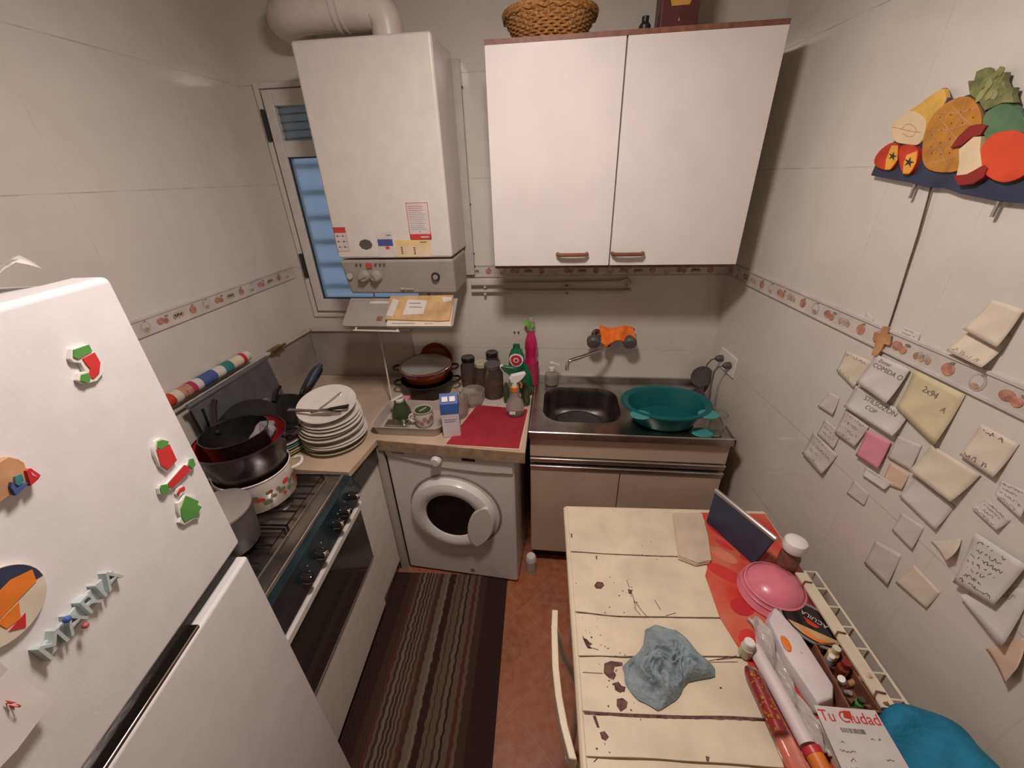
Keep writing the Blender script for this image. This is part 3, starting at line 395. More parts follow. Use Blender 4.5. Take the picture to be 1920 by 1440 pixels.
# ---------------- ceiling lamp ----------------
lp=thing('ceiling_lamp','round white dome ceiling lamp above the middle of the kitchen','lamp',(1.26,-1.25,H))
build('base_ring',MB().lathe([(0,-.001),(.13,-.001),(.13,-.035),(.118,-.040),(0,-.040)],(1.26,-1.25,H),40),'white_p',lp)
build('diffuser',MB().lathe([(.117,-.041),(.115,-.052),(.100,-.066),(.060,-.075),(0,-.078)],(1.26,-1.25,H),40),'lamp_emit',lp)
# ---------------- window ----------------
wn=thing('window_1','white framed window with light blue frosted pane behind the boiler','window',(.41,0,wz0),kind='structure')
mb=MB(); y0,y1=-.022,.035
def rect_frame(mb,x0,x1,z0,z1,y0,y1,t,mi=0):
    mb.box(x0,x0+t,y0,y1,z0,z1,mi).box(x1-t,x1,y0,y1,z0,z1,mi).box(x0+t,x1-t,y0,y1,z0,z0+t,mi).box(x0+t,x1-t,y0,y1,z1-t,z1,mi)
rect_frame(mb,wx0-.02,wx1+.02,wz0-.02,wz1+.015,-.014,0,.022); rect_frame(mb,wx0,wx1,wz0,wz1,0,.08,.012)
build('window_frame',mb,'frame_white',wn,bevel=.003)
mb=MB(); mb.box(.10,.145,y0,y1,1.27,2.25).box(.68,.725,y0,y1,1.27,2.25).box(.145,.68,y0,y1,1.27,1.335).box(.145,.68,y0,y1,1.995,2.06).box(.145,.68,y0,y1,2.19,2.25)
sash=build('sash',mb,'frame_white',wn,bevel=.004)
mb=MB(); rect_frame(mb,.143,.682,1.333,1.997,-.010,.0,.007); build('gasket',mb,'dark_plastic',wn)
build('window_pane',BX(.145,.68,.004,.008,1.335,1.995),'frost',wn)
mb=MB().box(.145,.68,.004,.008,2.06,2.19)
for q in range(4): mb.box(.146,.679,-.004,.004,2.068+q*.031,2.072+q*.031)
build('vent_pane',mb,'frost_grey',wn)
for z in (1.45,2.06):
    build('hinge',MB().tube([(.085,-.02,z),(.085,-.02,z+.12)],.009,10).box(.078,.1,-.022,-.012,z+.005,z+.115),'dark_plastic',wn)
# horizontal slats of the shutter outside
sh=thing('shutter','horizontal grey shutter bars outside the frosted window','shutter',(.41,.1,1.3))
for q in range(6): build('slat',BX(.086,.739,.10,.112,1.36+q*.118,1.385+q*.118),'pale_blue',sh)
M('tray_beige',(.50,.43,.38),.5,var=.03)
# ---------------- boiler ----------------
bl=thing('gas_boiler','white wall-hung gas boiler with grey control panel over the worktop corner','boiler',(.70,-.15,1.43))
bx0,bx1,by,bzb,bzm,bzt=.445,.952,-.31,1.435,1.592,2.332
build('casing',BX(bx0,bx1,by,-.03,bzm+.002,bzt),'boiler_white',bl,bevel=.012,bseg=3)
mb=MB().prism([(bx0,by+.002),(bx1,by+.002),(bx1,-.06),(bx0,-.06)],(0,0,0),(1,0,0),(0,1,0),bzb,bzm-.004)
for i,vv in enumerate(mb.v):
    if vv.z<bzb+.01 and vv.y<-.2: vv.y+=.022; vv.x+=(.012 if vv.x<.6 else -.004)
cp=build('control_panel',mb,'boiler_grey',bl,bevel=.012,bseg=3)
build('back_plate',BX(.43,.982,-.028,-.001,1.46,2.31),'boiler_side',bl,bevel=.002)
mb=MB()
for z in (1.50,1.56,1.78,2.22): mb.ball((.983,-.014,z),.004)
build('screws',mb,'dark_plastic',bl)
def ypl(n,z): return -.31-.0012
for x,rr in ((.545,.022),(.60,.022)):
    kb=build('knob',MB().lathe([(0,.024),(rr*.8,.024),(rr,.014),(rr+.004,0)],(x,-.301,1.517),28,0,RX(PI/2)),'boiler_grey',bl)
    build('pointer',MB().box(-.004,.004,-.017,.017,.024,.029,mat=T(x,-.301,1.517)@RX(PI/2)@RZ(.6 if x>.57 else -1.2)),'alu',kb)
build('dial',MB().lathe([(0,.004),(.013,.004),(.014,0)],(.478,-.304,1.518),24,0,RX(PI/2)),'boiler_side',bl)
build('pressure_gauge',MB().lathe([(0,.004),(.012,.004),(.016,.008),(.019,.003),(.019,0)],(.868,-.303,1.514),28,0,RX(PI/2)).lathe([(0,.005),(.011,.005)],(.868,-.303,1.514),20,1,RX(PI/2)),['dark_plastic','grey_print'],bl)
mb=MB().box(.567,.592,-.3125,-.3095,1.556,1.574,0)
for x in (.523,.542,.61,.63,.648): mb.box(x-.004,x+.004,-.312,-.3095,1.566,1.573,1)
build('indicator',mb,['red_print','hand_dark'],bl)
build('badge',MB().box(.700,.722,-.3005,-.299,1.458,1.466).box(.726,.760,-.3005,-.299,1.459,1.464),'boiler_side',bl)
def lab(nm,x0,x1,z0,z1,mats,fn):
    mb=MB().box(x0,x1,by-.0012,by-.0002,z0,z1,0); fn(mb,by-.0012); return build(nm,mb,mats,bl,smooth=False)
def f1(mb,y):
    mb.box(.424+.03,.506,y-.0004,y,1.700,1.722,1)
    for k in range(3):
        for q in range(2): mb.box(.462+q*.024,.468+q*.024,y-.0004,y,1.684-k*.022,1.691-k*.022,2).box(.470+q*.024,.480+q*.024,y-.0004,y,1.686-k*.022,1.688-k*.022,3)
    rect(mb,.454,.506,1.626,1.722,y,.001,1)
def rect(mb,x0,x1,z0,z1,y,t,mi): 
    mb.box(x0,x1,y-.0004,y,z0,z0+t,mi).box(x0,x1,y-.0004,y,z1-t,z1,mi).box(x0,x0+t,y-.0004,y,z0,z1,mi).box(x1-t,x1,y-.0004,y,z0,z1,mi)
LM=['paper_white','red_print','hand_dark','grey_print','blue_print','yellow_print']
lab('sticker',.454,.506,1.626,1.722,LM,f1)
def f2(mb,y):
    rect(mb,.782,.872,1.668,1.808,y,.002,1); mb.box(.782,.872,y-.0004,y,1.668,1.690,1); mb.box(.828,.862,y-.0008,y,1.676,1.681,0)
    for k in range(13): mb.box(.79,.845+random.random()*.02,y-.0004,y,1.794-k*.0072,1.7955-k*.0072,1 if k<3 else 3)
    mb.ball((.826,y,1.699),.002,2)
lab('sticker',.782,.872,1.668,1.808,LM,f2)
def f3(mb,y): mb.box(.638,.703,y-.0004,y,1.645,1.672,4).box(.668,.685,y-.0004,y,1.632,1.643,1).box(.68,.70,y-.0004,y,1.686,1.689,2)
lab('sticker',.634,.706,1.60,1.70,LM,f3)
def f4(mb,y):
    mb.box(.714,.862,y-.0004,y,1.650,1.666,5); mb.box(.82,.85,y-.0008,y,1.657,1.660,2)
    for k in range(4): mb.box(.735,.742,y-.0006,y,1.636-k*.008,1.641-k*.008,2).box(.79,.797,y-.0006,y,1.634-k*.008,1.639-k*.008,2)
M('paper_sand',(.74,.58,.38),.7,var=.04)
lab('sticker',.712,.864,1.600,1.668,['paper_sand']+LM[1:],f4)
mb=MB().lathe([(0,.002),(.028,.002),(.030,0)],(.583,by,1.652),8,0,RX(PI/2),1,.72); build('emblem',mb,'hand_dark',bl)
# open flap hanging under the boiler with papers on it
fl0=Vector((.445,-.275,1.41)); fdir=Vector((0,-.125,-.085)).normalized(); fu=Vector((1,0,0)); fn=fu.cross(fdir)
mb=MB().prism([(0,0),(.505,0),(.505,.150),(.495,.158),(.01,.158),(0,.150)],fl0,fu,fdir,-.004,.004)
fp=build('flap',mb,'boiler_grey',bl,bevel=.002)
build('label',MB().prism([(.10,.02),(.19,.02),(.19,.033),(.10,.033)],fl0,fu,fdir,-.0055,-.004),'paper_white',fp)
build('grip',MB().prism([(.155,.105),(.18,.105),(.18,.13),(.155,.13)],fl0,fu,fdir,-.0055,-.004),'brown_wood',fp)
build('bracket',MB().tube([(.50,-.412,1.306),(.71,-.412,1.303)],.004,8).tube([(.70,-.412,1.303),(.70,-.40,1.316)],.003,8).tube([(.51,-.412,1.306),(.51,-.40,1.318)],.003,8),'frame_white',bl)
def slab(name,lab_,cat,poly,h0,h1,mats,extra=None,group=None):
    c=fl0+fu*.35+fdir*.08; t=thing(name,lab_,cat,c,0,group)
    build('cover' if name=='folder' else 'sheet',MB().prism(poly,fl0,fu,fdir,-h1,-h0),mats,t,smooth=False)
    if extra: extra(t)
    return t
slab('folder','stack of white instruction papers under the brown envelope on the boiler flap','papers',[(.20,.03),(.49,.01),(.50,.163),(.215,.166)],.0042,.016,'paper_pale',
     lambda t: build('print',MB().prism([(.235,.150),(.34,.149),(.34,.154),(.235,.155)],fl0,fu,fdir,-.0164,-.016).prism([(.38,.150),(.42,.149),(.42,.153),(.38,.154)],fl0,fu,fdir,-.0164,-.016),'grey_print',t,smooth=False))
def ex(t):
    build('label',MB().prism([(.285,.025),(.375,.030),(.370,.105),(.278,.112)],fl0,fu,fdir,-.0245,-.0238),'paper_white',t,smooth=False)
    mb=MB()
    for k,(a,b) in enumerate(((.295,.35),(.30,.36))): mb.prism([(a,.045+k*.022),(b,.046+k*.022),(b,.049+k*.022),(a,.048+k*.022)],fl0,fu,fdir,-.0250,-.0245)
    build('handwriting',mb,'hand_dark',t,smooth=False)
    build('tape',MB().prism([(.215,.02),(.245,.03),(.235,.12),(.205,.115)],fl0,fu,fdir,-.0243,-.0238),'paper_white',t,smooth=False); build('tape',MB().prism([(.44,.012),(.485,.012),(.485,.03),(.45,.04)],fl0,fu,fdir,-.0243,-.0238),'paper_white',t,smooth=False)
slab('envelope','brown kraft envelope with white label lying on the boiler flap','envelope',[(.20,.005),(.49,.0),(.492,.138),(.45,.142),(.205,.135)],.0165,.0238,'paper_kraft',ex)
# flue
pts=[(.755,-.17,2.334),(.755,-.17,2.36)]+arc((.70,-.17,2.385),.055,0,70,5)+[(.66,-.17,2.443),(.50,-.17,2.447),(.42,-.165,2.447)]+[(.37,-.145,2.447),(.335,-.10,2.447),(.325,-.04,2.447),(.325,-.001,2.447)]
fl=thing('flue_pipe','fat white flue pipe with elbows on top of the boiler','pipe',(.755,-.17,2.334))
build('pipe',MB().tube(pts,[.056,.056]+[.056,.057,.058,.06,.062,.064]+[.068]*7,26),'pvc_white',fl)
build('collar',MB().lathe([(.061,0),(.061,.014),(.057,.016)],(.755,-.17,2.333),30),'alu',fl)
for x in (.575,.60): build('joint_ring',MB().lathe([(.067,0),(.0725,.002),(.0725,.010),(.067,.012)],(x,-.17,2.446),30,0,RY(PI/2)),'pvc_white',fl)
# ---------------- wall cabinet ----------------
cx0,cx1,cxm,cz0,cz1,cy=1.132,2.082,1.597,1.558,2.280,-.326
wc=thing('wall_cabinet','white two-door wall cabinet with brown edges above the sink','cabinet',(1.6,0,1.558))
mb=MB().box(cx0+.003,cx1-.003,cy+.02,-.004,cz0+.002,cz1-.002,0)
build('carcass',mb,'white_paint',wc)
build('top_board',BX(cx0,cx1,cy+.003,-.003,cz1-.001,cz1+.013),'brown_edge',wc,label='brown edged board')
mb=MB().box(cx0,cx1,cy+.018,-.003,cz0-.010,cz0+.003)
build('bottom_board',mb,'brown_edge',wc,label='brown edged board')
for a,b in ((cx0+.001,cxm-.0025),(cxm+.0025,cx1-.001)):
    d=build('door',BX(a,b,cy,cy+.017,cz0+.003,cz1-.002),'door_white',wc,bevel=.0015)
    hx=1.448 if a<1.2 else 1.664
    pts=[(hx-.058,cy+.004,1.608),(hx-.057,cy-.016,1.608),(hx-.048,cy-.024,1.607),(hx,cy-.026,1.607),(hx+.048,cy-.024,1.607),(hx+.057,cy-.016,1.608),(hx+.058,cy+.004,1.608)]
    build('handle',MB().tube(pts,.0075,10),'wood_handle',d,label='brown wooden bow handle')
# basket
bk=thing('wicker_basket','round brown wicker basket on top of the left side of the wall cabinet','basket',(1.345,-.2,cz1+.013))
mb=MB(); N=96
def wfn(i,j):
    return None
R0,R1_,HH=.098,.158,.078
for lay in range(11):
    z=lay*HH/11+.004; r=R0+(R1_-R0)*(z/HH)**.8
    pts=[(r*math.cos(t)+.0035*math.cos(t)*math.sin(24*t+PI*lay),r*math.sin(t)+.0035*math.sin(t)*math.sin(24*t+PI*lay),z) for t in [2*PI*k/N for k in range(N)]]
    mb.tube(pts,.0042,6,closed=True)
build('weave',mb,'wicker',bk,local=True)
mb=MB()
for k in range(24):
    t=2*PI*k/24; mb.tube([(R0*math.cos(t),R0*math.sin(t),0),((R0+R1_)*.515*math.cos(t),(R0+R1_)*.515*math.sin(t),HH/2),(R1_*math.cos(t),R1_*math.sin(t),HH)],.0045,6)
build('stakes',mb,'wicker',bk,local=True)
build('rim',MB().tube([(R1_*math.cos(t),R1_*math.sin(t),HH+.002) for t in [2*PI*k/40 for k in range(40)]],.0075,8,closed=True).tube([(R1_*math.cos(t),R1_*math.sin(t),HH-.008+.004*math.sin(20*t)) for t in [2*PI*k/80 for k in range(80)]],.005,6,closed=True),'wicker',bk,local=True)
build('bottom',MB().lathe([(0,.002),(R0,.002),(R0,.006),(0,.006)],(0,0,0),40),'wicker',bk,local=True)
tb=thing('wooden_bowl','small pale pink-brown bowl inside the wicker basket','bowl',(1.345,-.19,cz1+.022))
build('bowl',MB().lathe([(0,0),(.04,0),(.06,.04),(.068,.10),(.064,.10),(.056,.042),(.036,.005),(0,.005)],(0,0,0),32),'tan_p',tb,local=True)
mh=thing('maroon_box','dark maroon tin box with gold emblem on top of the wall cabinet','box',(1.765,-.2,cz1+.013))
build('body',BX(-.06,.06,-.05,.05,0,.17),'maroon',mh,local=True,bevel=.004)
build('emblem',MB().prism([(-.028,.068),(.028,.068),(.034,.085),(.024,.105),(-.024,.105),(-.034,.085)],(0,-.0505,0),(1,0,0),(0,0,1),-.001,.0015).prism([(-.003,.03),(.003,.03),(0,.04)],(0,-.0505,0),(1,0,0),(0,0,1),-.001,.001),'gold_p',mh,local=True)
sm=thing('dark_jar','small dark jar beside the maroon box on the wall cabinet','jar',(1.672,-.16,cz1+.013))
build('jar',MB().lathe([(0,0),(.018,0),(.02,.01),(.02,.045),(.012,.055),(.012,.07),(0,.07)],(0,0,0),20),'dark_plastic',sm,local=True)
# ---------------- sink unit ----------------
sk=thing('sink_cabinet','beige sink base cabinet with two doors and aluminium rails','cabinet',(1.71,-.27,0))
sx0,sx1,sy=1.285,2.150,-.515
build('carcass',MB().box(sx0,sx0+.016,sy+.02,-.02,.10,.845).box(sx1-.016,sx1,sy+.02,-.02,.10,.845).box(sx0+.016,sx1-.016,-.036,-.02,.10,.845).box(sx0+.016,sx1-.016,sy+.02,-.036,.10,.116),'beige_edge',sk)
build('fascia',BX(sx0,sx1,sy,sy+.02,.735,.845),'beige_door',sk,bevel=.002)
for z in (.715,.672): build('handle_rail',MB().box(sx0,sx1,sy-.004,sy+.018,z-.013,z+.013).tube([(sx0,sy-.007,z+.011),(sx1,sy-.007,z+.011)],.004,8),'alu',sk,bevel=.002,label='aluminium profile rail')
for a,b in ((sx0+.001,1.700),(1.704,sx1-.001)): build('door',BX(a,b,sy,sy+.018,.105,.655),'beige_door',sk,bevel=.002)
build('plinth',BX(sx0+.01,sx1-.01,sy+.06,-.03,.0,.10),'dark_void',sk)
st_=thing('sink','stainless steel sink top with one rounded bowl','sink',(1.71,-.27,.847))
# top with bowl hole: build as grid ring between rounded-rect hole and outer rectangle
def rrect(cx,cy,hx,hy,r,n=8):
    out=[]
    for (sx,sy_,a0) in ((1,1,0),(-1,1,90),(-1,-1,180),(1,-1,270)):
        for i in range(n+1):
            a=math.radians(a0+90*i/n); out.append((cx+sx*(hx-r)+r*math.cos(a),cy+sy_*(hy-r)+r*math.sin(a)))
    return out
ZS=.878; bcx,bcy,bhx,bhy=1.522,-.268,.185,.170
hole=rrect(bcx,bcy,bhx,bhy,.10)
ox0,ox1,oy0,oy1=sx0-.008,sx1+.006,sy-.022,-.004
def outer_pt(p):
    dx,dy=p[0]-bcx,p[1]-bcy; t=1e9
    if dx>1e-6: t=min(t,(ox1-bcx)/dx)
    if dx<-1e-6: t=min(t,(ox0-bcx)/dx)
    if dy>1e-6: t=min(t,(oy1-bcy)/dy)
    if dy<-1e-6: t=min(t,(oy0-bcy)/dy)
    return (bcx+dx*t,bcy+dy*t)
mb=MB(); n=len(hole); corners=[(ox1,oy1),(ox0,oy1),(ox0,oy0),(ox1,oy0)]
lev=[[(*p,ZS) for p in hole]]
for sc,z in ((.985,ZS-.006),(.955,ZS-.03),(.93,ZS-.11),(.86,ZS-.145),(.6,ZS-.155),(.12,ZS-.158)):
    lev.append([(bcx+(p[0]-bcx)*sc,bcy+(p[1]-bcy)*sc,z) for p in hole])
vs=[q for L in lev for q in L]; fs=[]
for k in range(len(lev)-1):
    for i in range(n): fs.append((k*n+i,(k+1)*n+i,(k+1)*n+(i+1)%n,k*n+(i+1)%n))
fs.append(tuple(range((len(lev)-1)*n,len(lev)*n))[::-1])
mbowl=MB().add(vs,fs); 
outr=[outer_pt(p) for p in hole]
vs=[(*p,ZS) for p in hole]+[(*p,ZS) for p in outr]; fs=[(i,(i+1)%n,n+(i+1)%n,n+i) for i in range(n)]
# corner fills
def side(p): return (abs(p[0]-ox0)<1e-5)*1+(abs(p[0]-ox1)<1e-5)*2+(abs(p[1]-oy0)<1e-5)*4+(abs(p[1]-oy1)<1e-5)*8
for i in range(n):
    a,b=outr[i],outr[(i+1)%n]; s1,s2=side(a),side(b)
    if s1&s2==0:
        c=min(corners,key=lambda q:(q[0]-a[0])**2+(q[1]-a[1])**2+(q[0]-b[0])**2+(q[1]-b[1])**2); vs.append((*c,ZS)); fs.append((n+i,n+(i+1)%n,len(vs)-1))
mb.add(vs,fs)
mb.box(ox0,ox1,oy0,oy0+.004,ZS-.030,ZS).box(ox0,ox0+.004,oy0,oy1,ZS-.030,ZS).box(ox1-.004,ox1,oy0,oy1,ZS-.030,ZS)
mb.tube([(ox0+.004,oy0+.006,ZS),(ox1-.004,oy0+.006,ZS)],.006,10).tube([(ox0+.006,oy0,ZS),(ox0+.006,oy1,ZS)],.005,8).tube([(ox1-.006,oy0,ZS),(ox1-.006,oy1,ZS)],.005,8)
mb.box(ox0,ox1,oy1-.012,oy1+.002,ZS-.02,ZS+.022)
build('counter',mb,'steel',st_)
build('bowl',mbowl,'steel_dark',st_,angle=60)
build('drain',MB().lathe([(0,.004),(.026,.003),(.034,.006),(.038,0)],(bcx,bcy,ZS-.157),28),'chrome',st_)
dk=thing('dark_saucepan','dark round pan standing in the sink bowl','pan',(1.512,-.335,ZS-.152))
build('pan_body',MB().lathe([(0,0),(.095,0),(.112,.010),(.120,.075),(.124,.077),(.123,.073)],(0,0,0),44),'black_matte',dk,local=True)
build('inside',MB().lathe([(.118,.075),(.108,.012),(.09,.005),(0,.005)],(0,0,0),44),'hand_dark',dk,local=True)
# basin
bs=thing('washing_up_bowl','oval teal plastic washing-up bowl on the steel draining side','bowl',(1.887,-.395,ZS+.002))
mb=MB(); pr=[(0,0),(.125,0),(.14,.008),(.178,.095),(.187,.100),(.205,.099),(.206,.093),(.204,.090)]
mb.lathe(pr,(0,0,0),56,0,None,.95,.74); mb.lathe([(.186,.097),(.173,.092),(.136,.012),(.12,.006),(0,.006)],(0,0,0),56,0,None,.95,.74)
build('bowl',mb,'teal_basin',bs,local=True)
for a in (-2.3,-.65):
    mb=MB().lathe([(0,0),(.034,0),(.036,.003),(.034,.006),(0,.006)],(.195*math.cos(a),.152*math.sin(a),.090),20,0,None,1.2,1)
    build('lug',mb,'teal_light',bs,local=True)
# faucet
fc=thing('wall_tap','chrome wall mixer tap with two dark knobs and long spout','tap',(1.66,0,1.15))
mb=MB().tube([(1.60,-.001,1.15),(1.60,-.055,1.15)],.012,14).tube([(1.745,-.001,1.15),(1.745,-.055,1.15)],.012,14).tube([(1.575,-.06,1.15),(1.77,-.06,1.15)],.015,16)
mb.lathe([(0,0),(.026,0),(.026,.006),(0,.008)],(1.60,-.001,1.15),24,0,RX(PI/2)).lathe([(0,0),(.026,0),(.026,.006),(0,.008)],(1.745,-.001,1.15),24,0,RX(PI/2))
build('body',mb,'chrome',fc)
for x,dx in ((1.592,-.012),(1.752,.006)):
    kb=build('knob',MB().lathe([(0,.05),(.024,.048),(.033,.038),(.034,.012),(.026,.004),(.012,0)],(x+dx,-.066,1.145),24,0,RX(PI/2+.25)),'hand_dark',fc)
    build('knob_stem',MB().tube([(x,-.06,1.165),(x,-.075,1.18)],.009,12),'chrome',kb)
build('spout',MB().tube([(1.672,-.06,1.15),(1.672,-.062,1.125),(1.662,-.085,1.112),(1.62,-.14,1.118),(1.50,-.235,1.112),(1.463,-.255,1.108),(1.449,-.262,1.093),(1.447,-.264,1.06)],.0085,12),'chrome',fc)
oc=thing('orange_cloth','orange cleaning cloth draped over the wall tap','cloth',(1.70,-.06,1.17))
def ocf(u,v):
    x=1.612+u*.168; s=(v-.5)*2
    y=-.062-.042*s; z=1.205-.055*max(0,abs(s))**1.6+.008*math.sin(9*u+3*v)-.012*(u<.2)*abs(s)
    y+=.007*math.sin(14*u+4*v); 
    if v>.8: z-=.012*math.sin(7*u)**2
    return Vector((x+.006*math.sin(8*v),y,z))
build('cloth',MB().grid(ocf,28,18),'orange_cloth',oc,solid=.004,sub=1)
# soap dispenser
sd=thing('soap_dispenser','clear soap pump bottle with white pump at the sink corner','soap dispenser',(1.372,-.062,ZS+.001))
build('bottle',MB().lathe([(0,0),(.030,0),(.034,.004),(.035,.05),(.033,.062),(.014,.072),(.013,.082),(.011,.082),(.012,.073),(.031,.060),(.033,.05),(.032,.005),(0,.003)],(0,0,0),28),'cloudy_plastic',sd,local=True)
build('pump',MB().lathe([(.015,.08),(.015,.098),(.006,.100),(.005,.118),(.012,.120),(.012,.128),(0,.129)],(0,0,0),20).tube([(0,0,.125),(.035,-.012,.124),(.040,-.013,.118)],.004,8),'white_p',sd,local=True)
pc=thing('dark_plate','dark round plate propped upright in the corner behind the teal bowl','plate',(2.150,-.035,ZS+.002))
build('plate',MB().lathe([(0,0),(.05,0),(.075,.010),(.078,.012),(.075,.014),(.05,.005),(0,.005)],(0,-.010,.056),36,0,RX(PI/2-.18)@Matrix.Scale(.72,4)),'hand_dark',pc,local=True)
gc=thing('drinking_glass','small clear drinking glass at the right end of the sink','glass',(2.085,-.485,ZS+.002))
build('glass',MB().lathe([(0,0),(.027,0),(.030,.003),(.036,.095),(.034,.095),(.028,.006),(0,.006)],(0,0,0),28),'glass',gc,local=True)
ts=thing('teal_scourer','pale teal plastic scourer beside the drinking glass on the sink','scourer',(2.03,-.497,ZS+.001))
build('scourer',MB().lathe([(0,0),(.040,0),(.048,.006),(.042,.014),(0,.016)],(0,0,0),24,0,None,1,.7),'teal_light',ts,local=True)
# tap/valve pipe
vp=thing('waste_pipe','grey pipe with white valve knob between washing machine and sink cabinet','pipe',(1.288,-.56,0))
build('pipe',MB().tube([(0,0,0),(0,0,.085)],.028,18),'pipe_cream',vp,local=True)
build('valve_knob',MB().lathe([(0,.03),(.022,.028),(.027,.018),(.026,0),(0,0)],(0,0,.086),12),'white_p',vp,local=True,label='white valve knob')
# socket and plugs
so=thing('power_socket','white double wall socket on the right wall above the sink','socket',rw(-.18,1.08),0)
mb=MB(); O=rw(-.10,1.03); U=-RWV
mb.prism([(0,0),(.155,0),(.155,.095),(0,.095)],O,U,(0,0,1),0,.010)
build('plate',mb,'white_p',so,bevel=.003)
for k,(yy,zz) in enumerate(((-.135,1.078),(-.215,1.078))):
    pg=thing('power_plug',['black plug with hanging cable in the left half of the wall socket','black plug with hanging cable in the right half of the wall socket'][k],'plug',rw(yy,zz,.012),0,None)
    p0=rw(yy,zz,.011); nx=Vector((-1,-.09,0)).normalized()
    build('plug',MB().tube([p0,p0+nx*.02,p0+nx*.032],[.017,.016,.009],16),'hand_dark',pg)
    e=p0+nx*.03
    pts=[e,e+nx*.02+Vector((0,0,-.006)),e+nx*.036+Vector((0,0,-.03)),e+nx*.040+Vector((0,-.01,-.10)),e+nx*.035+Vector((0,-.02,-.19)),e+nx*(.032)+Vector((0,-.05-.03*k,-.195))]
    build('cable',MB().tube(pts,.0035,8),'hand_dark',pg)
# pipes on back wall under the cabinet
gp=thing('wall_pipes','pair of painted pipes clipped to the wall under the wall cabinet','pipes',(1.35,0,1.40))
L1=[(1.003,-.02,1.412),(1.70,-.02,1.420)]+arc((1.70,-.02,1.4025),.0175,90,-90,8)
build('pipe',MB().tube([(.96,-.02,1.412),(1.69,-.02,1.422),(1.725,-.02,1.435),(1.74,-.02,1.415),(1.735,-.012,1.40),(1.735,-.001,1.40)],.0085,12),'pipe_cream',gp)
build('pipe',MB().tube([(.96,-.02,1.377),(1.70,-.02,1.377),(1.735,-.018,1.378),(1.745,-.001,1.378)],.0085,12),'pipe_cream',gp)
for x in (1.03,1.44):
    for z in (1.398,1.363): build('clip',MB().box(x-.006,x+.006,-.03,-.001,z-.004,z+.006).ball((x,-.031,z),.006),'pipe_cream',gp)
hk=thing('wall_hooks','two tiny brown screw hooks on the wall above the pink bottle','hooks',(1.18,0,1.15))
build('hook',MB().ball((1.171,-.004,1.153),.0055).tube([(1.171,-.001,1.153),(1.171,-.012,1.153)],.003,8),'brown_wood',hk); build('hook',MB().ball((1.192,-.004,1.153),.0055).tube([(1.192,-.001,1.153),(1.192,-.012,1.153)],.003,8),'brown_wood',hk)
# ---------------- worktop in an L ----------------
ZT=.870
wt=thing('worktop','beige L-shaped laminate worktop in the left corner','worktop',(.3,-.3,.84))
poly=[(.002,-.003),(1.275,-.003),(1.275,-.668),(.610,-.622),(.588,-.842),(.002,-.842)]
build('top',MB().prism(poly,(0,0,0),(1,0,0),(0,1,0),.842,ZT),'beige_top',wt,bevel=.002)
build('front_edge',MB().prism([(.612,-.620),(1.275,-.666),(1.275,-.672),(.612,-.626)],(0,0,0),(1,0,0),(0,1,0),.815,ZT-.001),'beige_edge',wt,label='brown front edge strip')
# washing machine
wa=-.07
wm=thing('washing_machine','white front-loading washing machine with round door under the worktop','washing machine',(.625,-.602,0),wa)
def WL(mb,**k): return mb
W_,Dp,Hh=.60,.55,.812
build('body',BX(0,W_,0,Dp,.012,Hh),'white_enamel',wm,local=True,bevel=.012,bseg=3)
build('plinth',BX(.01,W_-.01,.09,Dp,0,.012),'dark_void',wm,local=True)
mb=MB().prism([(.005,.811),(.595,.811),(.595,.735),(.45,.728),(.27,.735),(.12,.760),(.005,.780)],(0,0,0),(1,0,0),(0,0,1),-.002,.010)
build('control_panel',mb,'white_enamel',wm,local=True,bevel=.005)
build('program_knob',MB().lathe([(0,.034),(.018,.033),(.023,.026),(.025,0)],(.255,-.008,.785),28,0,RX(PI/2)),'white_enamel',wm,local=True)
build('display',BX(.37,.43,-.012,-.009,.788,.806),'black_gloss',wm,local=True)
build('drawer_label',BX(.04,.10,-.0115,-.009,.795,.806),'grey_print',wm,local=True)
dcx,dcz=.295,.455
build('door_recess_shade',MB().lathe([(.215,0),(.222,.004),(.228,.001),(.228,-.002)],(dcx+.012,0,dcz+.012),56,0,RX(PI/2)),'grey_print',wm,local=True)  # grey ring offset up and right, its colour standing for the recess shadow
dr=build('door',MB().lathe([(.128,.012),(.133,.026),(.150,.038),(.175,.040),(.200,.030),(.211,.012),(.212,-.001)],(dcx,0,dcz),64,0,RX(PI/2)),'white_enamel',wm,local=True)
build('door_glass',MB().lathe([(0,.006),(.06,.010),(.105,.018),(.130,.020)],(dcx,0,dcz),48,0,RX(PI/2)),'black_gloss',dr,local=True)
hp=[]; 
for i in range(21):
    a=-1.15+2.3*i/20; hp.append((.205*math.cos(a),.205*math.sin(a)))
for i in range(21):
    a=2.1+ (2*PI-4.2)*i/20; hp.append((.155+.075*math.cos(a),.105*math.sin(a)))
hp=[(.205*math.cos(a),.205*math.sin(a)) for a in [-.72+1.44*i/16 for i in range(17)]]+[(.155+.070*math.cos(a),.135*math.sin(a)) for a in [1.75+2.78*i/14 for i in range(15)]]
hp=[(p[0]*math.cos(-.25)-p[1]*math.sin(-.25),p[0]*math.sin(-.25)+p[1]*math.cos(-.25)) for p in hp]
build('door_handle',MB().prism(hp,(dcx,0,dcz),(1,0,0),(0,0,1),.020,.043),'white_enamel',dr,local=True,bevel=.006)
build('filter_cap',MB().lathe([(0,.003),(.012,.002),(.013,0)],(.36,0,.055),20,0,RX(PI/2)),'grey_print',wm,local=True)
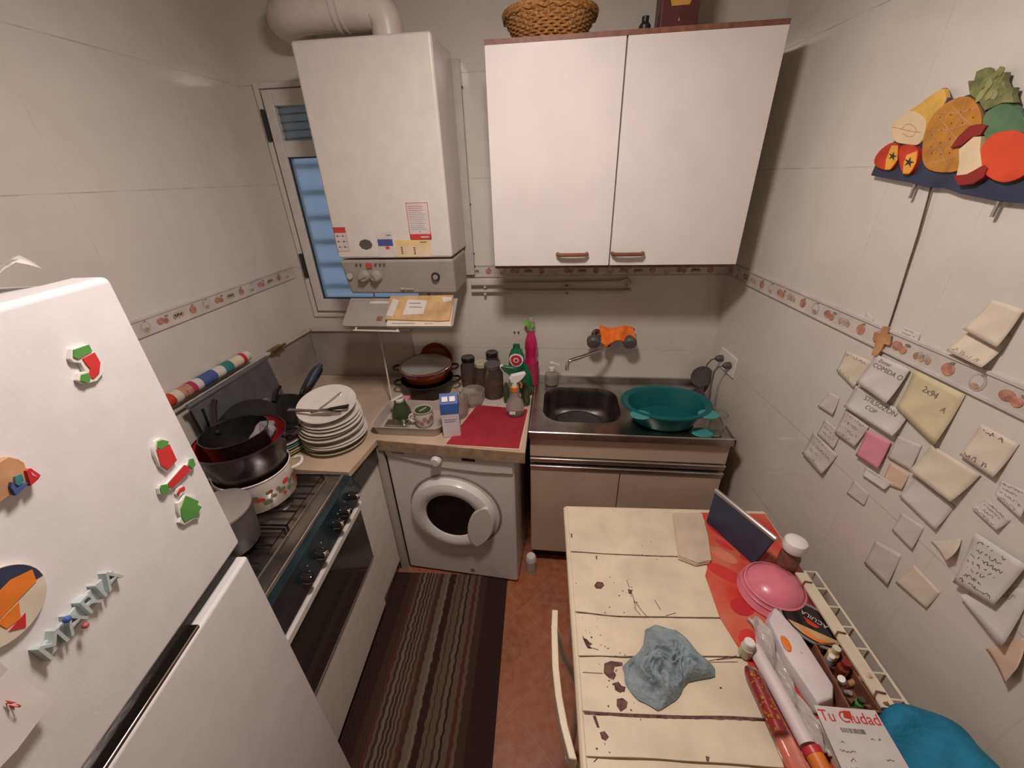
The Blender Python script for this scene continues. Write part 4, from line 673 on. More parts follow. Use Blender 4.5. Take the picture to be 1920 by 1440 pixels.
# base cabinet left of the machine
bc=thing('base_cabinet','narrow white base cabinet with black top band beside the cooker','cabinet',(.3,-.73,0))
build('carcass',BX(.02,.570,-.848,-.625,.08,.84),'white_paint',bc)
build('door',BX(.571,.590,-.848,-.626,.085,.745),'white_paint',bc,bevel=.002)
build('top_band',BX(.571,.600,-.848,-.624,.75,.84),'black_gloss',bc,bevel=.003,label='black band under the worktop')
build('plinth',BX(.02,.560,-.848,-.625,0,.08),'white_paint',bc)
build('corner_filler',BX(.585,.622,-.618,-.598,0,.828),'boiler_side',bc,label='narrow grey filler strip')
# cooker
ck=thing('cooker','cooker with gas hob, dark control panel and oven door','cooker',(.590,-.852,0),.055)
cw=.585
build('body',BX(-.56,-.012,-cw,0,.02,.845),'white_paint',ck,local=True)
hb=build('hob',BX(-.535,-.012,-cw,0,.845,.868),'steel',ck,local=True,bevel=.003)
build('hob_rim',MB().tube([(-.018,-.002,.871),(-.018,-cw+.002,.871)],.0065,8).tube([(-.53,-.004,.870),(-.018,-.004,.870)],.005,8).tube([(-.075,-.02,.869),(-.075,-cw+.02,.869)],.003,8),'steel',hb,local=True)
def grate(y0,y1,x0=-.50,x1=-.085):
    mb=MB(); z=.888; g=.0042
    mb.tube([(x0,y0,z),(x1,y0,z),(x1,y1,z),(x0,y1,z)],g,8,closed=True)
    for k in range(1,4):
        yy=y0+(y1-y0)*k/4
        mb.tube([(x0,yy,z),(x1,yy,z)],g*.9,8) if k==2 else mb.tube([(x0,yy,z),(x0+.12,yy,z),(x0+.14,yy+.02*(1 if k==1 else -1),z),(x1-.13,yy+.02*(1 if k==1 else -1),z),(x1-.10,yy,z),(x1,yy,z)],g*.9,8)
    mb.tube([((x0+x1)/2,y0,z),((x0+x1)/2,y1,z)],g*.9,8)
    for x in (x0,x1):
        for y in (y0,y1): mb.tube([(x,y,z),(x,y,.868)],g,8)
    return mb
build('pan_grate',grate(-.03,-.28),'black_matte',ck,local=True); build('pan_grate',grate(-.295,-.555),'black_matte',ck,local=True)
for x in (-.39,-.19):
    for y in (-.155,-.42):
        bn=build('burner',MB().lathe([(.050,0),(.048,.006),(.036,.007),(.036,.014),(0,.015)],(x,y,.868),28),'steel_dark',ck,local=True)
        build('burner_cap',MB().lathe([(.030,.0),(.030,.006),(.026,.009),(0,.009)],(x,y,.883-.001),24),'black_matte',bn,local=True)
mb=MB().prism([(-.012,.862),(.004,.858),(.016,.735),(-.012,.735)],(0,-cw,0),(1,0,0),(0,0,1),-cw,0)
build('control_panel',MB().add([(-.012,-cw,.866),(-.012,0,.866),(.010,0,.860),(.010,-cw,.860),(.020,-cw,.742),(.020,0,.742),(-.012,0,.742),(-.012,-cw,.742)],[(0,3,2,1),(3,4,5,2),(4,7,6,5),(0,1,6,7),(1,2,5,6),(0,7,4,3)]),'teal_panel',ck,local=True,bevel=.002)
for y,mt in ((-.045,'chrome'),(-.125,'chrome'),(-.185,'chrome'),(-.315,'chrome'),(-.405,'black_gloss')):
    kb=build('knob',MB().lathe([(0,.030),(.012,.029),(.015,.024),(.019,.004),(.021,0)],(.016,y,.795),24,0,RY(PI/2-.08)),'black_gloss',ck,local=True)
    if mt=='chrome': build('knob_cap',MB().lathe([(0,.034),(.009,.033),(.0125,.029),(.0125,.026)],(.016,y,.795),20,0,RY(PI/2-.08)),'chrome',kb,local=True)
    build('marks',MB().ball((.0155,y+.03,.815),.0025).ball((.0155,y+.03,.79),.002),'alu',kb,local=True)
build('oven_handle',BX(.0,.030,-cw+.003,-.003,.705,.735),'frame_white',ck,local=True,bevel=.006)
od=build('oven_door',BX(-.012,.010,-cw,0,.40,.705),'white_paint',ck,local=True,bevel=.003)
build('oven_glass',BX(.0095,.013,-cw+.004,-.004,.402,.703),'oven_glass',od,local=True)
build('lower_panel',BX(-.012,.008,-cw,0,.06,.397),'white_paint',ck,local=True,bevel=.003)
build('glass_trim',BX(.009,.015,-cw,0,.396,.402),'alu',ck,local=True)
# hob lid leaning on the wall
hl=thing('hob_lid','dark grey hob lid raised against the left wall behind the pans','hob lid',(.06,-.68,.872))
O=Vector((.085,-.875,.872)); U=Vector((0,1,0)); V=Vector((-.028,0,.305)).normalized()
build('panel',MB().prism([(0,0),(.445,0),(.425,.30),(.0,.30)],O,U,V,-.004,.004),'lid_grey',hl)
build('top_rail',MB().tube([O+V*.305+U*-.01,O+V*.305+U*.44],.010,10),'lid_rail',hl)
build('side_rail',MB().tube([O+U*.444,O+V*.30+U*.43],.006,8),'lid_rail',hl)
build('slot',MB().prism([(.02,.20),(.03,.20),(.04,.27),(.03,.275)],O,U,V,.004,.006),'black_matte',hl)
# coloured roll lying on the pipe behind the lid
rl=thing('patterned_roll','rolled cloth with red, white, blue and green bands behind the hob lid','roll',(.03,-.68,1.215))
seg=[('tom_r',.03),('paper_pale',.03),('border_red',.045),('pink_label',.02),('paper_white',.03),('blue_print',.07),('paper_white',.045),('teal_p',.045),('paper_pale',.06),('red_p',.018),('paper_pale',.03)]
y=-.93; mb=MB(); mats=[]
for k,(mt,l) in enumerate(seg):
    mb.tube([(.027,y,1.218),(.027,y+l,1.218)],.023+.0015*(k%2),16,mi=k); mats.append(mt); y+=l
build('roll',mb,mats,rl)
# gas pipe on left wall with valve
gl=thing('gas_pipe','cream gas pipe running along the left wall into the corner with a brass valve','pipe',(.02,-.3,1.16))
build('pipe',MB().tube([(.012,-.92,1.165),(.012,-.45,1.165),(.012,-.012,1.155),(.03,-.012,1.155),(.60,-.012,1.165),(.62,-.012,1.20),(.62,-.012,1.33)],.009,12),'pipe_cream',gl)
vv=build('valve',MB().tube([(.014,-.36,1.165),(.014,-.28,1.163)],.016,14).tube([(.014,-.32,1.164),(.045,-.32,1.168)],.009,10),'brass',gl,label='brass valve body')
build('valve_lever',MB().box(.040,.048,-.36,-.27,1.172,1.186),'brass',vv,bevel=.003)
# metal sheets behind the corner
s1=thing('steel_sheet','grey metal splash sheet on the left wall of the corner','splash panel',(.002,-.3,.9)); build('sheet',BX(.001,.004,-.84,-.005,.872,1.140),'sheet_grey',s1)
s2=thing('steel_sheet','grey metal splash sheet on the back wall left of the orange casserole','splash panel',(.3,-.002,.9)); build('sheet',BX(.006,.60,-.005,-.001,.872,1.140),'sheet_grey',s2)
hs=thing('thin_cable','thin pale hose hanging from the boiler to the worktop','cable',(.572,-.33,.876))
build('cable',MB().tube([(.49,-.13,1.43),(.498,-.15,1.33),(.513,-.20,1.20),(.535,-.245,1.05),(.560,-.30,.93),(.572,-.33,.876)],.004,8),'paper_dim',hs)
# ---------------- plates ----------------
def plate(name,label,x,y,z,r,mat,group,h=.018,tilt=(0,0),deep=0,cat='plate'):
    t=thing(name,label,cat,(x,y,z),0,group)
    pr=[(0,.002),(r*.55,.002),(r*.60,0),(r*.64,.002),(r*.70,h*.35+deep*.7),(r*.985,h+deep),(r,h+deep+.001),(r*.985,h+deep+.004),(r*.68,h*.35+.005+deep*.7),(r*.6,.006),(0,.006)]
    o=build('plate' if cat=='plate' else 'bowl',MB().lathe(pr,(0,0,0),48,0,RX(tilt[0])@RY(tilt[1])),mat,t,local=True,angle=60); return t
px,py=.432,-.640; z=ZT+.001
lst=[(.130,'ceramic_green',.020,'pale green-rimmed plate at the very bottom of the white plate stack'),
     (.134,'ceramic_green',.013,'olive-toned plate second from the bottom of the white plate stack'),
     (.136,'ceramic',.011,'white plate third from the bottom of the white plate stack'),
     (.137,'ceramic',.022,'wide white plate fourth from the bottom of the white plate stack'),
     (.134,'ceramic_grey',.013,'greyish plate fifth from the bottom of the white plate stack'),
     (.133,'ceramic',.017,'white plate sixth from the bottom of the white plate stack'),
     (.129,'ceramic_grey',.016,'greyish plate fifth from the top of the white plate stack'),
     (.128,'ceramic',.016,'cream plate fourth from the top of the white plate stack'),
     (.125,'ceramic',.015,'cream plate third from the top of the white plate stack'),
     (.122,'ceramic',.014,'cream plate second from the top of the white plate stack')]
for k,(r,mt,dz,lb) in enumerate(lst):
    plate('dinner_plate',lb,px+random.uniform(-.006,.006)+k*.0015,py+random.uniform(-.006,.006)-k*.001,z,r,mt,'stacked white plates',h=.017,tilt=(.012*k,.004*k)); z+=dz
ztop=z+.012
tpx,tpy=px+.012,py-.012
plate('dinner_plate','tilted cream plate on top of the stack holding knives',tpx,tpy,ztop+.014,.120,'ceramic','stacked white plates',h=.018,tilt=(.22,.05))
kn=[('table_knife','steel knife lying left to right across the front of the top plate',(-.115,-.085,.044),(.095,-.060,.030),.014,'steel'),
    ('serrated_knife','wide dark-handled knife lying across the top plate toward the right',(.115,-.035,.040),(-.03,-.070,.030),.021,'steel_dark'),
    ('long_spoon','thin steel spoon handle resting at the back rim of the top plate',(.03,.085,.040),(-.015,-.035,.024),.005,'steel')]
for nm,lb,a,b,wd,mt in kn:
    A=Vector(a)+Vector((tpx,tpy,ztop)); B=Vector(b)+Vector((tpx,tpy,ztop)); t=thing(nm,lb,'cutlery',(A+B)/2,0,None)
    d=(B-A).normalized(); sd_=d.cross(Vector((0,0,1))).normalized(); L=(B-A).length
    build('blade',MB().prism([(0,-wd*.4),(L*.5,-wd*.5),(L*.5,wd*.5),(0,wd*.35)],A+d*L*.5,d,sd_,-.001,.001),mt,t)
    build('handle',MB().prism([(0,-wd*.6),(L*.52,-wd*.35),(L*.52,wd*.35),(0,wd*.6)],A,d,sd_,-.004,.003),'black_matte' if 'serr' in nm else 'steel',t,bevel=.001)
cz=ZT+.001
for k,(r,mt,dz,lb) in enumerate([(.115,'ceramic_lime',.012,'yellow-green plate at the bottom of the coloured plates behind the white stack'),(.118,'ceramic_green',.014,'olive plate in the coloured plates behind the white stack, second from bottom'),(.112,'ceramic',.012,'white plate in the middle of the coloured plates'),(.116,'teal_p',.012,'dark teal plate in the coloured plates, below the red bowl'),(.113,'ceramic',.014,'white plate just under the red bowl')]):
    plate('side_plate',lb,.212+k*.002,-.70,cz,r,mt,'coloured plates under the frying pan',h=.014); cz+=dz
t=plate('red_bowl','dark red bowl on top of the coloured plates under the frying pan',.215,-.70,cz+.002,.108,'red_enamel',None,h=.02,deep=.018,cat='bowl'); cz+=.045
# ---------------- pots and pans ----------------
def pot(name,label,x,y,z,r,h,matO,matI,cat='pot',handles=(),hm=None,rimm=None,taper=.94,parent_group=None,deco=False,hmm=.013):
    t=thing(name,label,cat,(x,y,z)); 
    build('body',MB().lathe([(0,0),(r*taper*.92,0),(r*taper,.008),(r,h)],(0,0,0),48),matO,t,local=True,angle=50)
    build('inside',MB().lathe([(r*.985,h),(r*taper*.97,.010),(r*taper*.9,.004),(0,.004)],(0,0,0),48),matI,t,local=True,angle=50)
    build('rim',MB().lathe([(r*.98,h-.002),(r*1.0,h+.003),(r*1.03,h+.001),(r*1.01,h-.004)],(0,0,0),48),rimm or matO,t,local=True)
    for a in handles:
        c,s_=math.cos(a),math.sin(a); px_,py_=-s_,c
        pts=[(r*.97*c+px_*w_,r*.97*s_+py_*w_,h*.78) for w_ in (-.032,)]+[((r+.022)*c-px_*.030,(r+.022)*s_-py_*.030,h*.80)]+[((r+.038)*c-px_*.018,(r+.038)*s_-py_*.018,h*.82)]+[((r+.038)*c+px_*.018,(r+.038)*s_+py_*.018,h*.82)]+[((r+.022)*c+px_*.030,(r+.022)*s_+py_*.030,h*.80)]+[(r*.97*c+px_*.032,r*.97*s_+py_*.032,h*.78)]
        build('handle',MB().tube(pts,hmm*.5,10),hm or matO,t,local=True,sub=1)
    return t
wp=pot('enamel_pot','white enamel pot with red fruit pattern and loop handles on the hob',.345,-1.005,.892,.118,.125,'ceramic','ceramic_grey',handles=(.55,.55+PI),hm='ceramic',taper=.97,hmm=.014)
mb=MB(); random.seed(3)
for k in range(26):
    a=-1.5+k*.093+random.uniform(-.04,.04); zz=.045+random.uniform(-.02,.035); r=.1165+.0035*zz/.12
    ru,rv=random.choice([(.011,.008),(.008,.006),(.014,.009)]); mi=random.choice([0,0,1,2,2])
    vs=[]
    for q in range(10):
        t_=2*PI*q/10; aa=a+ru*math.cos(t_)/r; vs.append((r*math.cos(aa),r*math.sin(aa),zz+rv*math.sin(t_)))
    mb.add(vs,[tuple(range(10))],mi)
build('fruit_pattern',mb,['tom_r','pear_y','leaf_g'],wp,local=True)
dp=pot('dark_red_pot','large dark wine-coloured pot with red inside on top of the white pot',.343,-1.003,1.000,.138,.140,'wine_enamel','red_enamel',handles=(),rimm='wine_enamel',taper=.80)
build('handle',MB().tube([(.125,.05,.110),(.150,.055,.118),(.158,.085,.120),(.135,.105,.116),(.110,.095,.110)],.007,8),'black_gloss',dp,local=True)
bp=thing('plastic_bag','crumpled grey-pink plastic bag inside the dark red pot','bag',(.395,-.955,1.095))
def bagf(u,v):
    a=2*PI*u; r=.045*math.sin(PI*v)*(1+.22*math.sin(5*a)+.1*math.sin(9*a+3*v)); return Vector((r*math.cos(a)*.7,r*math.sin(a)*1.0,.10*v*.7+.01*math.sin(6*a)))
build('bag',MB().grid(bagf,30,12),'grey_print',bp,local=True)
# second black saucepan in the red pot, with lid and handles
sp=pot('black_saucepan','black saucepan nested askew in the dark red pot beside the fridge',.328,-.998,1.045,.100,.118,'black_gloss','black_matte',taper=.93)
build('long_handle',MB().tube([(-.09,.02,.085),(-.12,.05,.11),(-.15,.10,.150),(-.155,.12,.160)],[.009,.011,.012,.010],10),'black_matte',sp,local=True)
fpn=thing('frying_pan','large black frying pan with blue-black handle lying on the coloured plates','pan',(.225,-.70,1.0))
R_=RX(.10)@RY(.06)
build('pan',MB().lathe([(0,0),(.115,0),(.145,.040),(.150,.044),(.147,.044),(.113,.006),(0,.005)],(0,0,-.004),48,0,R_),'black_matte',fpn,local=True)
build('handle',MB().tube([(.045,.13,.045),(.055,.17,.068),(.070,.23,.110),(.082,.275,.135)],[.016,.024,.028,.022],12,mi=0),'black_gloss',fpn,local=True,sub=1)
build('handle_sheen',MB().tube([(.066,.17,.082),(.082,.225,.124),(.092,.265,.146)],[.011,.014,.010],10),'navy',fpn,local=True)  # blue sheen of the black handle, put in as a navy strip
f2p=thing('small_frying_pan','smaller black frying pan upside down resting on the large frying pan','pan',(.195,-.775,1.056))
build('pan',MB().lathe([(0,.04),(.085,.04),(.115,.006),(.120,0),(.116,0),(.083,.034),(0,.034)],(0,0,0),44,0,RX(.12)@RY(.22)),'black_matte',f2p,local=True)
build('handle',MB().tube([(.02,.11,.02),(.0,.16,.035),(-.005,.20,.045)],[.009,.012,.010],10),'black_gloss',f2p,local=True)
# steel saucepan with lid near the fridge
ap=pot('steel_saucepan','grey metal saucepan with flat steel lid on the front of the hob by the fridge',.392,-1.222,.892,.092,.135,'hand_dark','steel_dark',taper=.9)
build('lid',MB().lathe([(0,.012),(.05,.010),(.085,.004),(.094,.002),(.094,-.002),(0,-.002)],(0,0,.139),44),'sheet_grey',ap,local=True)
# ---------------- tray with cup, jar ----------------
ty=thing('plastic_tray','shallow beige plastic tray at the front of the worktop corner','tray',(.735,-.475,ZT+.001))
def trayrr(hx,hy,r,z): return [(p[0],p[1],z) for p in rrect(0,0,hx,hy,r,5)]
mb=MB(); L=[trayrr(.148,.108,.03,0),trayrr(.160,.120,.035,.048),trayrr(.163,.123,.035,.049),trayrr(.157,.117,.034,.048),trayrr(.146,.106,.03,.004)]
n=len(L[0]); vs=[q for l in L for q in l]; fs=[]
for k in range(4):
    for i in range(n): fs.append((k*n+i,k*n+(i+1)%n,(k+1)*n+(i+1)%n,(k+1)*n+i))
fs.append(tuple(range(n))[::-1]); fs.append(tuple(range(4*n,5*n)))
build('tray',MB().add(vs,fs),'tray_beige',ty,local=True)
gj=thing('olive_jar','olive green glass jar with a white flip lid in the tray','jar',(.660,-.430,ZT+.006))
build('jar',MB().lathe([(0,0),(.045,0),(.048,.005),(.043,.04),(.028,.07),(.025,.085),(0,.085)],(0,0,0),28),'olive',gj,local=True)
build('lid',MB().box(-.030,.030,-.012,.014,0,.008,mat=T(-.008,-.002,.098)@RY(-.38)@RZ(.35)),'white_p',gj,local=True,bevel=.003)
build('neck',MB().lathe([(.020,.084),(.020,.096),(0,.096)],(0,0,0),20),'white_p',gj,local=True)
bx=thing('foil_dish','small shiny silver dish in the front left of the tray','dish',(.672,-.520,ZT+.006))
build('dish',MB().box(-.055,.055,-.028,.028,0,.022),'chrome',bx,local=True,bevel=.006)
cu=thing('flowered_cup','white cup with brown flowers and dark green lid in the tray','cup',(.795,-.497,ZT+.006))
build('cup',MB().lathe([(0,0),(.030,0),(.038,.012),(.043,.055),(.042,.075),(.040,.075),(.040,.055),(.034,.014),(0,.006)],(0,0,0),36),'ceramic',cu,local=True)
build('cup_handle',MB().tube([(-.041,-.005,.062),(-.062,-.012,.060),(-.070,-.014,.040),(-.058,-.010,.022),(-.037,-.003,.020)],.0055,10),'ceramic',cu,local=True,sub=1)
mb=MB()
for k in range(14):
    a=-2.6+k*.36; zz=.028+.03*random.random(); r=.0405+.003*zz/.05
    for q in range(5):
        t_=2*PI*q/5; aa=a+.006*math.cos(t_)/r; z2=zz+.006*math.sin(t_); vs=[(1.02*r*math.cos(aa+.0045*math.cos(w_)/r),1.02*r*math.sin(aa+.0045*math.cos(w_)/r),z2+.0045*math.sin(w_)) for w_ in [2*PI*i/7 for i in range(7)]]
        mb.add(vs,[tuple(range(7))])
build('flower_pattern',mb,'border_red',cu,local=True)
build('lid',MB().lathe([(0,.078),(.042,.078),(.044,.080),(.044,.084),(.040,.084),(.038,.081),(0,.081)],(0,0,0),36).box(-.020,.020,-.0025,.0025,.081,.085,1,RZ(1.0)),['ceramic_green','ceramic_green'],cu,local=True)
build('lid_inset',MB().lathe([(0,.0815),(.036,.0815)],(0,0,0),30),'olive',cu,local=True)
# milk carton
mc=thing('milk_carton','blue and white drinks carton with folded top at the tray','carton',(.938,-.548,ZT+.002),.22)
bw,bh=.038,.170
build('carton',BX(-bw,bw,-bw*.9,bw*.9,0,bh),'milk_white',mc,local=True,bevel=.002)
build('blue_top',MB().add([(-bw-.001,-bw*.9-.001,bh*.70),(bw+.001,-bw*.9-.001,bh*.70),(bw+.001,bw*.9+.001,bh*.70),(-bw-.001,bw*.9+.001,bh*.70),(-bw-.001,-bw*.9-.001,bh),(bw+.001,-bw*.9-.001,bh),(bw+.001,bw*.9+.001,bh),(-bw-.001,bw*.9+.001,bh),(-bw,.004,bh+.032),(bw,.004,bh+.032)],[(0,1,5,4),(1,2,6,5),(2,3,7,6),(3,0,4,7),(4,5,9,8),(6,7,8,9),(5,6,9),(7,4,8)]),'blue_p',mc,local=True,label='blue gabled top')
build('white_print',MB().box(-.028,-.003,-.0025,0,0,.022,mat=T(0,-bw*.9+.006,bh+.008)@RX(-.75)).box(.004,.028,-.0025,0,0,.022,mat=T(0,-bw*.9+.006,bh+.008)@RX(-.75)),'white_p',mc,local=True)
build('print_lines',MB().box(-.026,.026,-bw*.9-.001,-bw*.9,.09,.092).box(-.026,.02,-bw*.9-.001,-bw*.9,.08,.082).box(bw,bw+.001,-.015,.015,.05,.09),'blue_p',mc,local=True)
# casseroles
zc=ZT+.002
cs=pot('black_casserole','black casserole at the bottom of the cookware stack by the jars',.715,-.165,zc,.135,.080,'black_matte','black_matte',handles=(PI+.2,.2),hm='black_matte',taper=.9)
am=pot('amber_casserole','amber glass casserole stacked on the black casserole',.715,-.165,zc+.088,.133,.068,'glass_amber','maroon_r',handles=(PI+.1,.1),hm='wine_enamel',taper=.88)
build('glass_lid',MB().lathe([(0,.012),(.06,.010),(.115,.003),(.128,0),(.128,-.003),(0,.006)],(0,-.005,.073),44,0,RX(.04)),'sheet_grey',am,local=True,label='round grey glass lid')
build('lid_rim',MB().lathe([(.124,.003),(.131,.001),(.131,-.004),(.124,-.004)],(0,-.005,.073),44,0,RX(.04)),'steel',am,local=True)
a2=thing('amber_dish','shallow amber oven dish standing behind the glass lid','dish',(.735,-.045,ZT+.165))
build('dish',MB().lathe([(0,0),(.09,0),(.125,.03),(.128,.032),(.122,.032),(.088,.005),(0,.005)],(0,.025,-.035),40,0,RX(1.35)@Matrix.Scale(.72,4)),'glass_amber',a2,local=True)
pk=thing('pink_sponge','small pink sponge behind the olive jar','sponge',(.640,-.325,ZT+.001)); build('sponge',BX(-.022,.022,-.03,.03,0,.045),'paper_pink',pk,local=True,bevel=.006)
# food container behind carton
fcn=thing('plastic_tub','cloudy plastic tub with pale lid behind the drinks carton','tub',(.925,-.395,ZT+.002))
build('tub',MB().lathe([(0,0),(.050,0),(.062,.09),(.064,.092),(.060,.092),(.048,.004),(0,.004)],(0,0,0),32),'cloudy_plastic',fcn,local=True)
build('scoop',MB().tube([(-.03,.0,.05),(.0,.02,.10),(.01,.03,.115)],[.008,.012,.016],12),'cloudy_plastic',fcn,local=True)
f2n=thing('clear_tub','second cloudy tub between the carton and the glass jars','tub',(.985,-.285,ZT+.002))
build('tub',MB().lathe([(0,0),(.045,0),(.055,.075),(.057,.077),(.053,.077),(.043,.004),(0,.004)],(0,0,0),32),'cloudy_plastic',f2n,local=True)
# jars
def jar(x,y,r,h,lid,lm,label,cont=.0):
    t=thing('glass_jar',label,'jar',(x,y,ZT+.002),0,'smoky glass jars against the wall')
    build('jar',MB().lathe([(0,0),(r*.9,0),(r,.006),(r,h*.78),(r*.74,h*.93),(r*.74,h)],(0,0,0),32),'glass_smoke',t,local=True)
    build('lid',MB().lathe([(r*.80,h-.002),(r*.82,h+.016),(r*.72,h+.020),(0,h+lid)],(0,0,0),32),lm,t,local=True)
    build('contents',MB().lathe([(0,.006),(r*.88,.006),(r*.88,h*.45),(0,h*.45)],(0,0,0),24),'brown_wood',t,local=True); return t
jar(1.075,-.195,.052,.165,.020,'hand_dark','largest glass jar, with a dark screw lid, at the front right of the jars')
jar(.925,-.085,.045,.150,.016,'black_gloss','glass jar with a glossy black lid, leftmost of the jars')
jar(1.005,-.125,.046,.140,.018,'ceramic_green','glass jar with a khaki flat lid in the middle of the jars')
jar(1.050,-.048,.042,.165,.016,'black_gloss','glass jar with a black ring lid at the back against the wall')
# cleaning bottles
def spray(t,z,mt,s=1,rot=0):
    m_=RZ(rot)
    P=lambda *a: m_@Vector(a)
    return MB().tube([P(0,0,z),P(0,0,z+.03*s)],.012*s,12).prism([(-.018*s,z+.028*s),(.014*s,z+.025*s),(.034*s,z+.040*s),(.05*s,z+.060*s),(.046*s,z+.066*s),(-.012*s,z+.060*s),(-.022*s,z+.045*s)],P(0,.011*s,0),P(1,0,0),(0,0,1),0,.022*s)
pb=thing('pink_bottle','tall pink cleaning bottle with lime green nozzle against the wall','bottle',(1.262,-.055,ZT+.002))
build('bottle',MB().lathe([(0,0),(.036,0),(.039,.006),(.039,.09),(.034,.15),(.030,.16),(.033,.175),(.030,.20),(.034,.215),(.032,.25),(.022,.285),(.014,.30),(.014,.31),(0,.31)],(0,0,0),32),'pink_liquid',pb,local=True)
build('label',MB().lathe([(.0395,.02),(.0395,.13)],(0,0,0),32),'pink_label',pb,local=True)
build('nozzle',spray(None,.305,'lime',.8,PI*.9),'lime',pb,local=True,bevel=.002)
build('nozzle_cover',MB().lathe([(.016,.305),(.018,.36),(.012,.385),(0,.39)],(0,.006,0),20),'cloudy_plastic',pb,local=True)
gb=thing('green_bottle','squat dark green bottle with red and white label','bottle',(1.193,-.135,ZT+.002))
build('bottle',MB().lathe([(0,0),(.038,0),(.042,.008),(.043,.12),(.040,.20),(.028,.235),(.018,.245),(.018,.265),(0,.268)],(0,0,0),32,0,None,1,.7),'bottle_green',gb,local=True)
mb=MB()
for (r_,mi,dy) in ((.034,0,0),(.026,1,.0006),(.013,0,.0012),(.008,1,.0018)):
    vs=[]
    for i in range(24):
        a=2*PI*i/24; x=r_*1.12*math.cos(a)*.95; zz=.190+r_*1.2*math.sin(a)*.9
        yy=-.0308*math.sqrt(max(0,1-(x/.0435)**2))-.0008-dy
        vs.append((x,yy,zz))
    mb.add(vs,[tuple(range(24))],mi)
build('label',mb,['white_p','red_p'],gb,local=True)
wb=thing('white_spray_bottle','white spray bottle with green trigger head among the cleaning bottles','bottle',(1.180,-.225,ZT+.002))
build('bottle',MB().lathe([(0,0),(.026,0),(.028,.006),(.028,.08),(.013,.105),(.013,.118),(0,.118)],(0,0,0),28,0,None,1.1,.8),'cloudy_plastic',wb,local=True)
build('trigger_head',spray(None,.112,'bottle_green',1.15,PI),'bottle_green',wb,local=True,bevel=.003)
build('nozzle_tip',MB().box(-.062,-.045,-.008,.008,.175,.190),'white_p',wb,local=True,bevel=.002)
gg=thing('dark_green_bottle','dark green washing-up liquid bottle in front of the pink bottle','bottle',(1.243,-.175,ZT+.002))
build('bottle',MB().lathe([(0,0),(.028,0),(.031,.006),(.031,.095),(.022,.135),(.012,.15),(.012,.17),(0,.172)],(0,0,0),28,0,None,1,.7),'bottle_green',gg,local=True)
ob=thing('leafy_bottle','small dark bottle wrapped in a green leafy label right of the clear spray','bottle',(1.247,-.278,ZT+.002))
build('bottle',MB().lathe([(0,0),(.020,0),(.022,.006),(.022,.09),(.010,.115),(.010,.13),(0,.13)],(0,0,0),24),'olive',ob,local=True)
o2=thing('slim_dark_bottle','slim dark green bottle left of the clear spray bottle','bottle',(1.150,-.262,ZT+.002))
build('bottle',MB().lathe([(0,0),(.014,0),(.015,.006),(.015,.08),(.008,.10),(.008,.11),(0,.11)],(0,0,0),20),'olive',o2,local=True)
cb=thing('clear_spray_bottle','clear spray bottle with white and orange trigger on the red mat','bottle',(1.205,-.372,ZT+.006))
build('bottle',MB().lathe([(0,0),(.040,0),(.044,.006),(.045,.04),(.036,.075),(.018,.105),(.014,.125),(0,.125)],(0,0,0),32),'clear_water',cb,local=True)
build('collar',MB().lathe([(.0165,.122),(.018,.124),(.018,.146),(0,.148)],(0,0,0),20),'orange_p',cb,local=True)
build('trigger_head',spray(None,.142,'white_p',1.1,.35),'white_p',cb,local=True,bevel=.003)
build('trigger',MB().tube([(.02,.006,.175),(.032,.01,.150),(.030,.01,.135)],[.006,.005,.004],8),'orange_p',cb,local=True)
build('label',MB().box(-.022,.006,-.0465,-.0445,.02,.036),'white_p',cb,local=True)
rm=thing('red_mat','red mat with pale underside lying on the worktop above the washing machine','mat',(1.09,-.48,ZT+.001))
poly=[(.930,-.640),(1.250,-.650),(1.268,-.330),(1.010,-.300),(1.000,-.42)]
build('mat',MB().prism([(.932,-.638),(1.248,-.648),(1.262,-.332),(1.006,-.305)],(0,0,0),(1,0,0),(0,1,0),ZT+.0035,ZT+.006),'red_mat',rm)
build('backing',MB().prism([(.926,-.645),(1.02,-.644),(1.15,-.655),(1.254,-.656),(1.270,-.45),(1.272,-.326),(1.10,-.292),(1.0,-.296)],(0,0,0),(1,0,0),(0,1,0),ZT+.001,ZT+.0034),'paper_orange',rm)
wk=thing('white_strip','thin white board behind the red mat under the jars','board',(1.09,-.27,ZT+.001))
build('board',BX(.99,1.175,-.290,-.245,ZT+.0005,ZT+.0018),'ceramic_grey',wk)
# rug
rg=thing('striped_rug','dark red-brown rug with wavy beige stripes on the kitchen floor','rug',(.562,-.640,.0),.045)
build('rug',BX(0,.605,-1.39,0,.0005,.009),'rug',rg,local=True,bevel=.003)
# ---------------- fridge ----------------
fr=thing('fridge','tall white fridge freezer with two doors and a black gap between them','fridge',(.7104,-1.4498,0),.147)
fw=.60
build('body',BX(-.62,-.062,-fw,0,.03,1.765),'fridge_white',fr,local=True,bevel=.006)
build('upper_door',BX(-.058,0,-fw,0,1.191,1.776),'fridge_white',fr,local=True,bevel=.010,bseg=3)
build('lower_door',BX(-.058,0,-fw,0,.03,1.150),'fridge_white',fr,local=True,bevel=.008,bseg=3)
build('door_gap',BX(-.06,-.022,-fw+.002,-.002,1.148,1.193),'black_matte',fr,local=True,label='black recess between the doors')
build('grip_trim',BX(-.024,-.003,-fw+.004,-.16,1.146,1.155),'chrome',fr,local=True,bevel=.002)
for x in (-.56,-.1):
    for y in (-.55,-.05): build('foot',MB().lathe([(0,.0095),(.02,.0095),(.02,.03),(0,.03)],(x,y,0),14),'dark_plastic',fr,local=True)
tp=thing('crumpled_paper','crumpled pale paper lying on top of the fridge','paper',(.50,-1.62,1.786))
